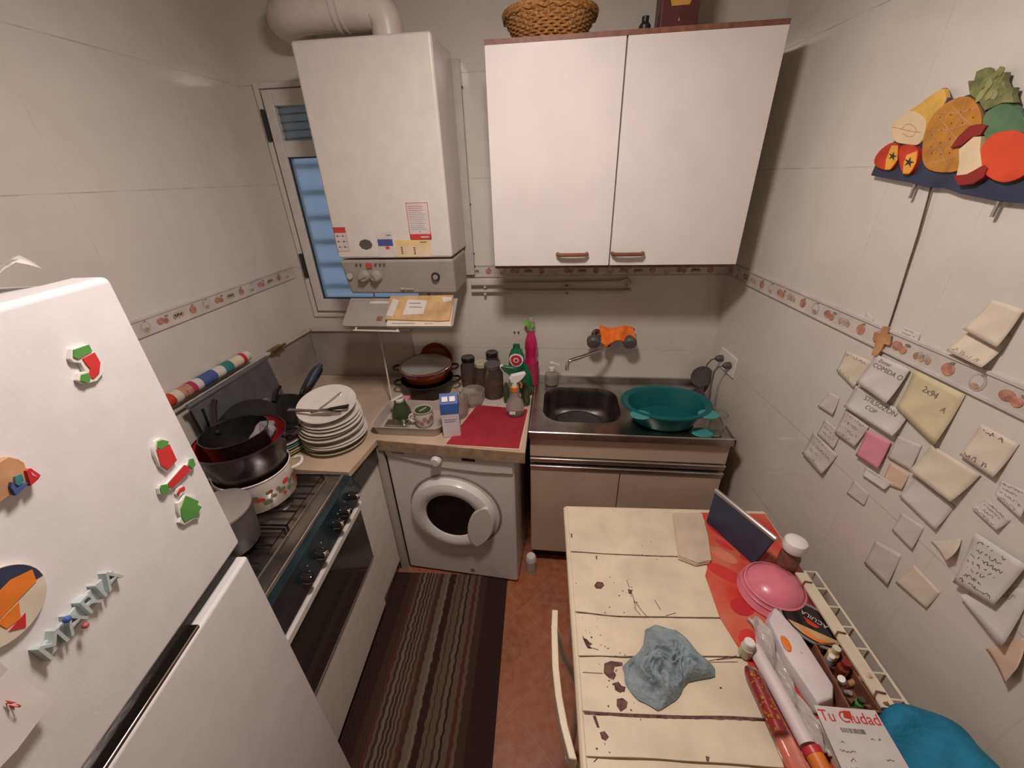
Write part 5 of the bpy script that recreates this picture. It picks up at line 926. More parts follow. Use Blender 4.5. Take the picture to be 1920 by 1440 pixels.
def cpf(u,v): return Vector((-.10+.22*u+.01*math.sin(9*v),-.16+.30*v+.012*math.sin(8*u),.012+.010*math.sin(11*u+5*v)*math.sin(7*v)+.008*math.sin(23*u*v)))
build('sheet',MB().grid(cpf,20,20),'paper_dim',tp,local=True,solid=.001)
FM=Matrix.Translation((.7104,-1.4498,0))@Matrix.Rotation(.147,4,'Z')
def fpoly(mb,poly,h0,h1,mi):   # polygon on the fridge door face; (along door, height)
    return mb.prism(poly,FM@Vector((0,0,0)),FM.to_3x3()@Vector((0,1,0)),(0,0,1),h0,h1,mi)
G=D['mg']
def cen(p): a=sum(q[0] for q in p)/len(p); b=sum(q[1] for q in p)/len(p); return FM@Vector((.002,a,b))
def magnet(name,label,base,parts,mats,h=.006,h2=.0015):
    t=thing(name,label,'magnet',cen(G[base]),0,None)
    build('base',fpoly(MB(),G[base],.0003,h,0),mats[0],t,bevel=.0008)
    for k,(nm,p) in enumerate(parts): build(nm,fpoly(MB(),G[p],h,h+h2+.0004*k,0),mats[k+1],t)
    return t
magnet('stocking_magnet','red and green felt stocking magnet at the top of the fridge door','stock',[('red_leg','stock_in'),('green_cuff','stock_top'),('green_toe','stock_toe')],['magnet_white','red_felt','green_felt','green_felt'])
magnet('gift_magnet','red gift magnet with green bow, highest of the cluster near the door edge','gift',[('red_box','gift_in'),('green_bow','gift_bow')],['magnet_white','red_felt','green_felt'])
magnet('candy_magnet','long red wrapped candy magnet with green ends on the fridge door','candy',[('red_wrapper','candy_in'),('green_end','candy_e1'),('green_end','candy_e2')],['magnet_white','red_felt','green_felt','green_felt'])
magnet('ribbon_magnet','tiny red ribbon magnet above the green tree magnet','rib',[('red_ribbon','rib_in')],['magnet_white','red_felt'],h=.004)
magnet('tree_magnet','green felt tree magnet, lowest of the cluster on the fridge door','tree',[('green_tree','tree_in')],['magnet_white','green_felt'])
pc_=G['plate_c'][0]; pp=thing('round_magnet','large round painted plate magnet in orange, green and purple at the left edge','magnet',FM@Vector((.002,pc_[0],pc_[1])))
def ell(cx,cz,rx,rz,n=32,a0=0,a1=2*PI): return [(cx+rx*math.cos(a0+(a1-a0)*i/n),cz+rz*math.sin(a0+(a1-a0)*i/n)) for i in range(n)]
cX,cZ,R=pc_[0]-.012,pc_[1]-.008,.046
build('disc',fpoly(MB(),ell(cX,cZ,R,R),.0003,.007,0),'paper_pale',pp,bevel=.001)
mb=MB(); fpoly(mb,ell(cX,cZ,R*.97,R*.97,18,-.1,PI*.9),.007,.0076,0); fpoly(mb,[(cX-.03,cZ-.012),(cX+.036,cZ-.004),(cX+.040,cZ+.012),(cX+.02,cZ+.02),(cX-.03,cZ+.012)],.0076,.0082,1)
fpoly(mb,[(cX-.035,cZ+.008),(cX-.002,cZ+.014),(cX+.008,cZ+.032),(cX-.015,cZ+.038)],.0082,.0088,2); fpoly(mb,[(cX-.012,cZ-.012),(cX+.012,cZ-.01),(cX+.004,cZ-.028),(cX-.01,cZ-.025)],.007,.008,1)
fpoly(mb,[(cX-.01,cZ-.030),(cX+.01,cZ-.027),(cX+.002,cZ-.042)],.007,.008,3)
build('painting',mb,['navy','orange_p','green_felt','red_p'],pp)
ppr=thing('hanging_paper','white paper held on the fridge door at the lower left edge, with a red number','paper',cen(G['paper']))
# sheet hinged at its top edge, swinging slightly away from the door
q=[FM@Vector((.004+.03*(1.40-p[1])/.15 if p[1]<1.40 else .004,p[0],p[1])) for p in G['paper']]
mb=MB().add(q,[tuple(range(len(q)))]); build('sheet',mb,'paper_white',ppr,smooth=False,solid=.0008)
c0=Vector(q[1]).lerp(Vector(q[2]),.1); U=(Vector(q[2])-Vector(q[1])).normalized(); V=Vector((0,0,1)); V=(V-U*V.dot(U)).normalized(); N_=U.cross(V)
O=Vector(q[1])*.55+Vector(q[3])*.45+N_*.0012
build('print',MB().text('42',.018,O+U*-.004+V*.006,U,V,.0003).text('o',.016,O+U*.006-V*.016,U,V,.0003,1),['red_print','hand_dark'],ppr)
lm=thing('letter_magnet','souvenir magnet with coloured letters LA and brown dome at the left edge','magnet',cen(G['la']))
build('base',fpoly(MB(),G['la'],.0003,.010,0),'tan_p',lm,bevel=.001)
build('red_letter',fpoly(fpoly(MB(),G['A'],.010,.014,0),[(G['A'][0][0]*.6+G['A'][2][0]*.4-.002,G['A'][0][1]*.5+G['A'][3][1]*.5),(G['A'][1][0]-.002,G['A'][1][1]-.003),(G['A'][2][0]-.004,G['A'][2][1])],.014,.0143,1),['red_p','paper_pink'],lm)
build('blue_letter',fpoly(MB(),G['L'],.010,.014,0),'blue_print',lm); build('letter_frame',fpoly(MB(),G['T'],.010,.013,0),'teal_p',lm)
# name magnet, diagonal
a,b=G['mline']; a=Vector((a[0],a[1]));b=Vector((b[0],b[1])); tdir=(b-a).normalized()
U=FM.to_3x3()@Vector((0,tdir.x,tdir.y)); V=FM.to_3x3()@Vector((0,-tdir.y,tdir.x)); O=FM@Vector((.006,(a.x+b.x)/2,(a.y+b.y)/2))
nm=thing('name_magnet','pale blue-white magnet of thick block letters set diagonally on the fridge door','magnet',O)
build('letters',MB().text('MARIA',.040,O+V*.001,U,V,.006),'pale_blue',nm,bevel=.0008)
build('base',MB().prism([(-.055,-.013),(.055,-.013),(.058,.006),(.02,.012),(-.052,.008)],O,U,V,-.0055,-.001),'pale_blue',nm,bevel=.0008)
build('bead',MB().ball(tuple(O-U*.020+V*.016+(U.cross(V))*.008),.0045,1).ball(tuple(O-U*.012-V*.014+(U.cross(V))*.008),.004,0),['pink_p','blue_p'],nm)
# ---------------- table ----------------
TZ=.760; ta=.042
tbl=thing('table','cream painted plank table with chipped paint along the right wall','table',(1.45,-.85,0),ta)
TW,TL_=.728,1.10
def wav(g,x):
    for (x0,y0),(x1,y1) in zip(g,g[1:]):
        if x<=x1: return y0+(y1-y0)*max(0,(x-x0))/(x1-x0)
    return g[-1][1]
Gs=D['grooves']; edges=[[(0,0.0),(TW,0.0)]]+Gs+[[(0,.85),(TW,.85)],[(0,.97),(TW,.97)],[(0,TL_),(TW,TL_)]]
for k in range(len(edges)-1):
    g0,g1=edges[k],edges[k+1]; xs=[TW*i/24 for i in range(25)]
    gap=.0018 if k not in (3,) else .0028
    gp0=.0018 if k!=4 else .0030
    poly=[(x,-(wav(g0,x)+(gp0+.0006*math.sin(40*x+k) if k else 0))) for x in xs]+[(x,-(wav(g1,x)-gap-.0006*math.sin(33*x+k))) for x in xs[::-1]]
    mb=MB().prism(poly,(0,0,0),(1,0,0),(0,1,0),TZ-.022,TZ)
    build('plank',mb,'cream_paint',tbl,local=True,bevel=.0015,bseg=2)
build('underboard',BX(.004,TW-.004,-TL_+.004,-.004,TZ-.030,TZ-.0225),'groove',tbl,local=True)
build('edge_moulding',MB().tube([(-.004,.002,TZ-.012),(-.004,-TL_,TZ-.012)],.010,10).box(-.010,.0,-TL_,.004,TZ-.035,TZ-.010).tube([(-.004,.004,TZ-.012),(TW,.004,TZ-.012)],.008,10),'cream_paint',tbl,local=True)
mb=MB()
for p in D['stains']: mb.prism([(a,-b) for a,b in p],(0,0,TZ),(1,0,0),(0,1,0),.0001,.0004)
for p in D['cracks']:
    for (x0,y0),(x1,y1) in zip(p,p[1:]):
        dx,dy=x1-x0,y1-y0; L=math.hypot(dx,dy); nx,ny=-dy/L*.0009,dx/L*.0009
        mb.prism([(x0+nx,-(y0+ny)),(x1+nx,-(y1+ny)),(x1-nx,-(y1-ny)),(x0-nx,-(y0-ny))],(0,0,TZ),(1,0,0),(0,1,0),.0001,.0004)
for k_,(g_,w_) in enumerate(((Gs[3],.0032),(Gs[1],.0012),(Gs[0],.0012))):
    xs=[.004+(.40-.004)*i/40 for i in range(41)]; rnd_=random.Random(k_)
    up=[(x,-(wav(g_,x)-w_*rnd_.uniform(.2,1))) for x in xs]; dn=[(x,-(wav(g_,x)+.002+w_*rnd_.uniform(.2,1.0))) for x in xs[::-1]]
    mb.prism(up+dn,(0,0,TZ),(1,0,0),(0,1,0),.0001,.00035)
random.seed(11)
for k in range(70):
    cx_,cy_=random.choice([(.06,.46),(.085,.60),(.17,.33),(.10,.55),(.02,.3),(.05,.74),(.12,.65),(.25,.20),(.15,.38)]); cx_+=random.gauss(0,.022); cy_+=random.gauss(0,.03); r=random.uniform(.0008,.0028)
    if cx_<.004 or cx_>.44: continue
    mb.prism([(cx_+r*random.uniform(.5,1.2)*math.cos(t),-(cy_+r*random.uniform(.5,1.2)*math.sin(t))) for t in [2*PI*i/7 for i in range(7)]],(0,0,TZ),(1,0,0),(0,1,0),.0001,.00035)
build('chipped_paint',mb,'chip_brown',tbl,local=True,smooth=False)
for x in (.03,TW-.07):
    for y in (-.045,-TL_+.01): build('leg',MB().box(x,x+.045,y-.045 if y>-.5 else y,y if y>-.5 else y+.045,0,TZ-.031),'cream_paint',tbl,local=True,bevel=.003)
mb=MB()
for z0,z1 in ((TZ-.10,TZ-.031),): mb.box(.035,.052,-TL_+.05,-.06,z0,z1).box(TW-.06,TW-.045,-TL_+.05,-.06,z0,z1).box(.06,TW-.06,-.055,-.04,z0,z1).box(.06,TW-.06,-TL_+.03,-TL_+.045,z0,z1)
build('apron',mb,'cream_paint',tbl,local=True)
TM=Matrix.Translation((1.45,-.85,0))@Matrix.Rotation(ta,4,'Z')
def tp_(x,y,z=TZ): return TM@Vector((x,-y,z))
# red oilcloth on the wall side of the table
rc=thing('red_oilcloth','red and orange flowered oilcloth covering the wall side of the table','oilcloth',tp_(.6,.5,TZ))
L=D['redcloth']
poly=[(p[0],-p[1]) for p in L]+[(.43,-TL_+.01),(TW-.005,-TL_+.01),(TW-.005,-.012)]
RX_=[Vector((x,y,0)) for x,y in poly]
mb=MB().prism(poly,(0,0,0),(1,0,0),(0,1,0),TZ+.0006,TZ+.0028); mb.v=[TM@p for p in mb.v]; build('cloth',mb,'oil_red',rc)
mb=MB(); random.seed(5)
for (x,y,rx,ry,a,mi) in [(.53,.10,.05,.022,-.9,1),(.50,.20,.045,.022,-.7,2),(.48,.27,.055,.024,-.6,0),(.52,.16,.03,.010,-.8,0),(.485,.38,.034,.028,.3,1),(.60,.20,.05,.02,.2,0),(.46,.47,.03,.02,.8,0),(.60,.45,.05,.03,.3,1),(.50,.60,.04,.02,.9,0),(.65,.62,.05,.03,.5,1),(.48,.72,.03,.02,.1,2),(.52,.06,.02,.008,1.1,1)]:
    mb.prism([(x+rx*math.cos(t)*math.cos(a)-ry*math.sin(t)*math.sin(a),-y+rx*math.cos(t)*math.sin(a)+ry*math.sin(t)*math.cos(a)) for t in [2*PI*i/20 for i in range(20)]],(0,0,0),(1,0,0),(0,1,0),TZ+.0028,TZ+.0032,mi)
mb.v=[TM@p for p in mb.v]; build('petal_pattern',mb,['red_felt','red_p','oil_pink'],rc)
TZ2=TZ+.0035
# folded beige cloth
fc_=thing('folded_cloth','folded beige napkin at the far right corner of the white table planks','cloth',(1.87,-.97,TZ+.001))
q=[(1.835,-.868),(1.938,-.862),(1.926,-.97),(1.905,-1.068),(1.858,-1.082),(1.808,-1.060),(1.822,-.96)]
mb=MB()
for k in range(3): mb.prism([(x+.002*k,y+.0025*k) for x,y in q],(0,0,0),(1,0,0),(0,1,0),TZ+.004+.004*k,TZ+.0072+.004*k)
build('folds',mb,'beige_cloth',fc_,bevel=.0015)
# crumpled blue grey rag
rgx,rgy=1.695,-1.400
rag=thing('crumpled_rag','crumpled light blue-grey patterned cloth lying on the table planks','cloth',(rgx,rgy,TZ+.001))
from mathutils import noise as mn
out=D_rag=[(1.658,-1.300),(1.690,-1.288),(1.745,-1.295),(1.770,-1.325),(1.815,-1.385),(1.812,-1.408),(1.740,-1.425),(1.700,-1.470),(1.655,-1.492),(1.612,-1.478),(1.585,-1.440),(1.582,-1.405),(1.622,-1.372),(1.648,-1.345)]
def ragr(a):
    best=None
    n=len(out)
    dx,dy=math.cos(a),math.sin(a)
    for i in range(n):
        x1,y1=out[i][0]-rgx,out[i][1]-rgy; x2,y2=out[(i+1)%n][0]-rgx,out[(i+1)%n][1]-rgy
        ex,ey=x2-x1,y2-y1; den=dx*ey-dy*ex
        if abs(den)<1e-9: continue
        t=(x1*ey-y1*ex)/den; s=(x1*dy-y1*dx)/den
        if t>0 and -1e-6<=s<=1+1e-6: best=t if best is None else max(best,t)
    return best or .08
NU,NV=120,44
vs=[];
for j in range(NV+1):
    for i in range(NU):
        a=2*PI*i/NU; rr=j/NV; r=ragr(a)*(rr*(1+.02*math.sin(9*a)))
        x,y=r*math.cos(a),r*math.sin(a)
        p=Vector((x*16,y*16,1.3)); w1=mn.noise(p); w2=mn.noise(Vector((x*30+w1*2.2,y*30-w1*2.0,4))); w3=mn.noise(Vector((x*75+w2*2,y*75,9)))
        rid=(1-abs(w2)*2.4)
        env=(1-rr**4)
        sw=math.sin(2.2*math.atan2(y+.045,x+.045)+90*math.hypot(x+.045,y+.045)) if math.hypot(x+.045,y+.045)<.06 else 0
        z=.004+env*(.020+.018*w1+.022*max(0,rid)+.007*w3+.007*sw)
        vs.append((rgx+x,rgy+y,TZ+max(.002,z)))
fs=[]
for j in range(NV):
    for i in range(NU): fs.append((j*NU+i,(j+1)*NU+i,(j+1)*NU+(i+1)%NU,j*NU+(i+1)%NU))
build('rag',MB().add(vs,fs),'blue_grey_cloth',rag,angle=180)
mb=MB(); random.seed(2)
for k in range(26):
    a=random.uniform(0,2*PI); rr=random.uniform(.2,.85); i=int(a/(2*PI)*NU)%NU; j=int(rr*NV); p=Vector(vs[j*NU+i]); mb.ball(tuple(p+Vector((0,0,.0002))),.0022,0,8,.4)
build('print_dots',mb,'blue_ink',rag)
# leaning dark slab
bd=thing('dark_slab','dark navy slab with bright metal edge leaning behind the table against the wall side','tray',(2.0,-.97,TZ))
A=Vector((1.953,-.885,TZ2));B=Vector((2.045,-1.060,TZ2)); U=(B-A).normalized(); V=Vector((0.012,0,.145)).normalized()
build('panel',MB().prism([(0,0),((B-A).length,0),((B-A).length+.018,.135),(-.01,.135)],A,U,V,-.006,.006),'navy',bd,bevel=.002)
build('metal_edge',MB().tube([A+V*.138-U*.012,A+V*.138+U*((B-A).length+.020)],.008,10),'alu',bd)
# pink bowl / lid
pk_=thing('pink_dome_lid','translucent pink plastic dome lid on the oilcloth','lid',(2.050,-1.160,TZ2))
build('dome',MB().lathe([(.088,0),(.092,.004),(.087,.010),(.082,.028),(.068,.050),(.040,.066),(.014,.071),(0,.071)],(0,0,0),44),'pink_plastic',pk_,local=True)
build('dome_ring',MB().lathe([(.083,.026),(.086,.029),(.082,.032)],(0,0,0),44).lathe([(.077,.038),(.080,.041),(.075,.043)],(0,0,0),44),'pink_plastic',pk_,local=True)
wcp=thing('white_capped_bottle','dark bottle with a big round white cap between the pink lid and the wall','bottle',(2.118,-1.085,TZ2))
build('bottle',MB().lathe([(0,0),(.026,0),(.028,.005),(.028,.08),(.020,.10),(.018,.118),(0,.12)],(0,0,0),24),'brown_edge',wcp,local=True)
build('cap',MB().lathe([(.018,.105),(.030,.112),(.033,.128),(.029,.144),(.016,.152),(0,.153)],(0,0,0),28),'white_p',wcp,local=True)
# wire rack by the wall
wr=thing('wire_rack','cream wire rack standing on the table along the right wall','rack',(2.24,-1.3,TZ2))
yA,yB,zt_=-1.115,-1.50,.815
def rk(y,z,off): return Vector((2.208-.045*(y+1.0)-off,y,z))
mb=MB().tube([rk(yA,zt_,.030),rk(yB,zt_,.030)],.0035,8).tube([rk(yA,zt_,.062),rk(yB,zt_,.062)],.0035,8)
for k in range(8):
    yy=yA+(yB-yA)*k/7; mb.tube([rk(yy,zt_,.030),rk(yy,zt_,.062)],.003,8)
    mb.tube([rk(yy,zt_,.030),rk(yy,TZ2+.004,.030)],.0025,6)
mb.tube([rk(yA,TZ2+.004,.030),rk(yB,TZ2+.004,.030)],.003,8)
build('wire_frame',mb,'cream_plastic',wr)
build('front_strip',MB().add([rk(y_,zt_-.002+h_,o_) for y_ in (yA-.005,-1.462) for o_ in (.090,.064) for h_ in (-.004,.002)],[(0,1,3,2),(4,6,7,5),(0,4,5,1),(2,3,7,6),(0,2,6,4),(1,5,7,3)]),'cream_plastic',wr)
for yy in (-1.155,-1.30,-1.435): build('strip_clip',MB().tube([rk(yy,zt_+.004,.064),rk(yy+.003,zt_+.004,.082),rk(yy-.010,zt_+.002,.096)],.002,6),'brown_edge',wr)
# round tin
tn=thing('round_tin','oval black tin with orange snack picture and white lettering beside the dark basket','tin',(2.096,-1.270,TZ2))
tc_=Vector((2.096,-1.270,TZ2)); tr=RZ(-.75)
mt_=T(*tc_)@tr
mb=MB().lathe([(0,0),(.058,0),(.060,.004),(.060,.036),(.058,.040),(0,.040)],(0,0,0),44,0,None,1.15,.85); mb.v=[mt_@p for p in mb.v]; build('tin',mb,'black_gloss',tn,angle=30)
mb=MB(); 
mb.prism([(.060*math.cos(t)*1.1,.060*math.sin(t)*.8) for t in [-2.35+ (2.3)*i/14 for i in range(15)]],(0,0,.0405),(1,0,0),(0,1,0),0,.0004,0)
mb.prism([(-.02,-.034),(.02,-.036),(.045,-.026),(.030,-.043),(0,-.048)],(0,0,.0405),(1,0,0),(0,1,0),.0004,.0008,1)
mb.prism([(-.022,.005),(.018,.002),(.010,-.008),(-.008,-.010)],(0,0,.0405),(1,0,0),(0,1,0),.0002,.0006,2)
mb.v=[mt_@p for p in mb.v]; build('lid_picture',mb,['paper_kraft','orange_p','tom_r'],tn)
mb=MB().text('ACUILA',.018,(0,.016,.041),(-1,0,0),(0,-1,0),.0003); mb.v=[mt_@p for p in mb.v]; build('lettering',mb,'paper_dim',tn)
mb=MB().tube([(.066*math.cos(t)*1.15,.064*math.sin(t)*.85,.038) for t in [2*PI*i/40 for i in range(40)]],.0035,8,closed=True); mb.v=[mt_@p for p in mb.v]; build('lid_rim',mb,'glass_grey',tn)
# white box / packet
wbx=thing('white_packet','long white plastic packet with orange spot lying beside the tin','packet',(2.00,-1.35,TZ2))
q=[(2.022,-1.222),(2.052,-1.300),(2.068,-1.425),(2.052,-1.452),(2.010,-1.468),(1.985,-1.36),(1.985,-1.265)]
mb=MB(); n=len(q); cxx=sum(a for a,b in q)/n; cyy=sum(b for a,b in q)/n
vs=[]; 
for sc,z in ((1,0),(1.02,.018),(.94,.040),(.5,.047),(0.02,.048)): vs+=[(cxx+(a-cxx)*sc,cyy+(b-cyy)*sc,TZ2+z) for a,b in q]
fs=[(k*n+i,k*n+(i+1)%n,(k+1)*n+(i+1)%n,(k+1)*n+i) for k in range(4) for i in range(n)]+[tuple(range(n))[::-1]]
build('packet',mb.add(vs,[f[::-1] for f in fs]),'milk_white',wbx,bevel=.004)
build('orange_spot',MB().lathe([(0,.0012),(.012,.0008),(.014,0)],(1.998,-1.335,TZ2+.048),16,0,RY(-.12),.7,1.4),'orange_p',wbx)
fb=thing('film_bag','crumpled transparent plastic bag between the white packet and the rolled tube','bag',(1.97,-1.44,TZ2))
def fbf(u,v):
    y=-1.25-.30*v; x=1.945+.040*u+.055*v*.35; return Vector((x+.006*math.sin(20*v+6*u),y,TZ2+.004+.030*math.sin(PI*u)*(.7+.3*math.sin(9*v))+.006*math.sin(25*u+11*v)))
build('bag',MB().grid(fbf,24,48),'clear_film',fb,solid=.0006)
# white rolled tube with white cap
tu=thing('white_roll','long white cardboard tube with small white capped end on the oilcloth','roll',(1.935,-1.43,TZ2))
build('tube',MB().tube([(1.928,-1.335,TZ2+.018),(1.957,-1.535,TZ2+.018)],.0175,20),'milk_white',tu)
jr=thing('white_capped_jar','small upright jar with white cap at the end of the white tube','jar',(1.905,-1.345,TZ2))
build('jar',MB().lathe([(0,0),(.014,0),(.016,.004),(.016,.035),(0,.036)],(0,0,0),20),'ceramic_green',jr,local=True); build('cap',MB().lathe([(.012,.036),(.013,.055),(.011,.058),(0,.058)],(0,0,0),20),'white_p',jr,local=True)
bnj=thing('bean_bottle','long glass bottle full of orange-red beads lying along the table edge','bottle',(1.895,-1.48,TZ2))
mb=MB(); pts=[(1.893,-1.385,TZ2+.019),(1.897,-1.40,TZ2+.019),(1.912,-1.56,TZ2+.019),(1.925,-1.66,TZ2+.019)]
build('bottle',mb.tube(pts,[.010,.018,.019,.019],20),'glass',bnj)
mb=MB(); random.seed(9)
for k in range(90):
    t=random.random(); a=random.uniform(0,2*PI); r=.0145; p=Vector(pts[1]).lerp(Vector(pts[2]),t*.75)
    mb.ball((p.x+r*math.cos(a),p.y,p.z+r*math.sin(a)),random.uniform(.0028,.0042),k%2,8)
o=build('beads',mb,['orange_p','tom_y'],bnj); o['kind']='stuff'
build('red_filling',MB().tube([Vector(pts[1]),Vector(pts[1]).lerp(Vector(pts[2]),.75)],.0125,14),'red_p',bnj)
build('cap',MB().tube([(1.962,-1.545,TZ2+.018),(1.968,-1.590,TZ2+.018)],[.019,.017],18),'orange_p',tu,label='orange plastic cap'); build('band',MB().tube([(1.961,-1.540,TZ2+.018),(1.963,-1.552,TZ2+.018)],.020,18),'red_p',tu)
# small bottles in a dark tray inside the rack
bk2=thing('dark_basket','dark brown open basket holding small bottles beside the wire rack','basket',(2.12,-1.38,TZ2))
mb=MB(); bq=[(2.072,-1.328),(2.122,-1.322),(2.136,-1.468),(2.072,-1.468)]
for i in range(4):
    a_,b_=Vector((*bq[i],0)),Vector((*bq[(i+1)%4],0)); d=(b_-a_).normalized(); n_=Vector((-d.y,d.x,0))
    mb.prism([(0,0),((b_-a_).length,0),((b_-a_).length,.045),(0,.045)],a_+Vector((0,0,TZ2)),d,(0,0,1),-.002,.002)
mb.prism(bq,(0,0,TZ2),(1,0,0),(0,1,0),.0005,.004)
build('basket',mb,'brown_edge',bk2)
def sb(nm,lb,x,y,r,h,bm,cm,tilt=(0,0),cat='bottle'):
    t=thing(nm,lb,cat,(x,y,TZ2+.006)); R_=RX(tilt[0])@RY(tilt[1])
    build('bottle',MB().lathe([(0,0),(r*.95,0),(r,.004),(r,h*.7),(r*.55,h*.85),(r*.55,h)],(0,0,r*.6*max(abs(tilt[0]),abs(tilt[1]))),18,0,R_),bm,t,local=True)
    build('cap',MB().lathe([(r*.7,h*.86),(r*.72,h*1.15),(0,h*1.17)],(0,0,r*.6*max(abs(tilt[0]),abs(tilt[1]))),16,0,R_),cm,t,local=True); return t
sb('yellow_bottle','small yellow bottle upright in the dark basket, nearest the tin',2.108,-1.345,.012,.050,'yellow_print','paper_pale')
sb('red_bottle','dark red glass bottle in the middle of the dark basket',2.112,-1.378,.013,.050,'glass_amber','maroon_r')
sb('medicine_bottle','small clear bottle with tiny white cap on the left of the basket',2.086,-1.365,.009,.048,'glass_grey','white_p')
sb('white_topped_bottle','brown bottle leaning with a fat white cap in the basket',2.108,-1.412,.011,.046,'glass_amber','white_p',(0,-.5))
sb('tilted_tube','pinkish tube leaning on the rack strip at the basket edge',2.122,-1.398,.007,.050,'tan_p','paper_orange',(0,.6),'tube')
sb('brown_vial','thin dark brown vial leaning toward the wall at the end of the basket',2.126,-1.446,.005,.050,'brown_wood','brown_wood',(.2,.5),'vial')
sb('small_green_bottle','small green bottle lying deep in the near end of the basket',2.108,-1.448,.009,.036,'green_felt','olive')
sb('silver_tube','crumpled silver tube on the left side of the basket',2.083,-1.415,.007,.050,'alu','grey_print',(.5,0),'tube')
# leaflet
lf=thing('leaflet','white leaflet with red heading Tu Ciudad, barcode and handwritten notes','leaflet',(2.05,-1.56,TZ2+.05))
Lz=.822; P1=Vector((1.988,-1.476,Lz)); P2=Vector((2.115,-1.474,Lz)); P4=Vector((2.000,-1.66,Lz-.020)); U=(P2-P1).normalized(); V=(P4-P1); V=(V-U*V.dot(U)).normalized(); NN=V.cross(U)
if NN.z<0: NN=-NN
mb=MB().add([P1,P2,P2+V*.19+U*.012,P1+V*.19],[(0,3,2,1)]); build('sheet',mb,'paper_white',lf,smooth=False,solid=.0012)
def on(x,y,h=.0012): return P1+U*x+V*y+NN*h
build('heading',MB().text('Tu Ciudad',.029,on(.064,.018),U,-V,.0003),'red_print',lf)
build('logo',MB().prism([(-.008,-.006),(.008,-.009),(.011,.006),(-.004,.006)],on(.060,.012,.0018),U,-V,0,.0005),'tom_r',lf)
mb=MB()
for k in range(26): 
    x=.034+k*.00185; w_=random.choice([.0004,.0008,.0011]); mb.prism([(x,.037),(x+w_,.037),(x+w_,.045),(x,.045)],P1+NN*.0010,U,V,-.0005,0)
build('barcode',mb,'hand_dark',lf,smooth=False)
def scrib(mb,o,U,V,n,L,h,seed,mi=0,thick=.0006,N=None):
    rnd=random.Random(seed); N=N or U.cross(V).normalized()
    for k in range(n):
        y=-h*k; x=rnd.uniform(0,.12)*L; end=L*rnd.uniform(.65,1)
        pts=[]
        while x<end:
            pts.append(o+U*x+V*(y+rnd.uniform(-.32,.32)*h*.7)); x+=h*rnd.uniform(.15,.35)
            if rnd.random()<.13:
                if len(pts)>1: ribbon(mb,pts,thick,N,mi)
                pts=[]; x+=h*.45
        if len(pts)>1: ribbon(mb,pts,thick,N,mi)
def ribbon(mb,pts,w,N,mi):
    for a,b in zip(pts,pts[1:]):
        d=(b-a)
        if d.length<1e-6: continue
        s=d.normalized().cross(N)*w
        mb.add([a-s,b-s,b+s,a+s],[(0,1,2,3)],mi)
mb=MB(); scrib(mb,on(.012,.062),U,-V,7,.035,.014,4,N=NN); scrib(mb,on(.078,.052),U,-V,1,.03,.010,8,N=NN); scrib(mb,on(.085,.085),U,-V,4,.03,.013,6,N=NN)
build('handwriting',mb,'pencil',lf,smooth=False)
ls=thing('leaflet_stack','pile of papers under the Tu Ciudad leaflet','papers',(2.06,-1.58,TZ2))
build('stack',MB().prism([(1.995,-1.49),(2.105,-1.487),(2.130,-1.66),(2.005,-1.66)],(0,0,0),(1,0,0),(0,1,0),TZ2+.001,.797),'paper_pale',ls,bevel=.002)
# blue cloth over the rack
bc_=thing('blue_cloth','bright blue crumpled cloth hanging over the near end of the rack','cloth',(2.22,-1.55,.80))
def bcf(u,v):
    y=-1.468-.24*u; x=rwx(y)-.195+.150*v; z=.835+.022*math.sin(PI*v)-.030*(1-v)**2*(1+math.sin(5*u))*.8+.008*math.sin(14*u+3*v)+.006*math.sin(9*v+4*u)
    if u<.15: z-=.03*(1-u/.15)**2
    return Vector((x-.012*math.sin(6*u),y+.012*math.sin(5*v),z))
build('cloth',MB().grid(bcf,36,24),'blue_cloth',bc_,solid=.005,sub=1)
build('dark_hem',MB().tube([(2.215,-1.600,.850),(2.205,-1.625,.858),(2.18,-1.63,.850),(2.17,-1.615,.84)],.014,12),'navy',bc_)
# chair
ch=thing('chair','cream chair with a curved back rail pushed in at the left side of the table','chair',(1.55,-1.45,0))
cv=[(1.413,-1.290),(1.412,-1.35),(1.416,-1.438),(1.424,-1.50),(1.436,-1.555),(1.455,-1.615)]
off=[(x-.022,y) for x,y in cv]
CZ=.80
mb=MB(); pts=cv; w2=.0085
poly=[(x-w2,y) for x,y in cv]+[(x+w2,y) for x,y in cv[::-1]]
poly=[(x-.03,y) for x,y in poly]
cdx=.0
build('back_rail',MB().prism([(p[0]+.026,p[1]) for p in poly],(0,0,0),(1,0,0),(0,1,0),CZ-.045,CZ),'cream_paint',ch,bevel=.003)
for y,x in ((-1.315,1.409),(-1.595,1.446)):
    build('back_post',MB().tube([(x,y,CZ-.04),(x+.03,y,.62),(x+.085,y,.45),(x+.075,y,.0)],.0105,12),'cream_paint',ch)
build('seat',MB().prism([(1.50,-1.28),(1.86,-1.26),(1.86,-1.63),(1.51,-1.62)],(0,0,0),(1,0,0),(0,1,0),.435,.460),'cream_paint',ch,bevel=.008)
for x,y in ((1.77,-1.29),(1.77,-1.60)): build('front_leg',MB().tube([(x,y,.435),(x+.01,y,0)],.014,12),'cream_paint',ch)
build('screw',MB().ball((1.404,-1.335,CZ-.02),.004),'alu',ch)
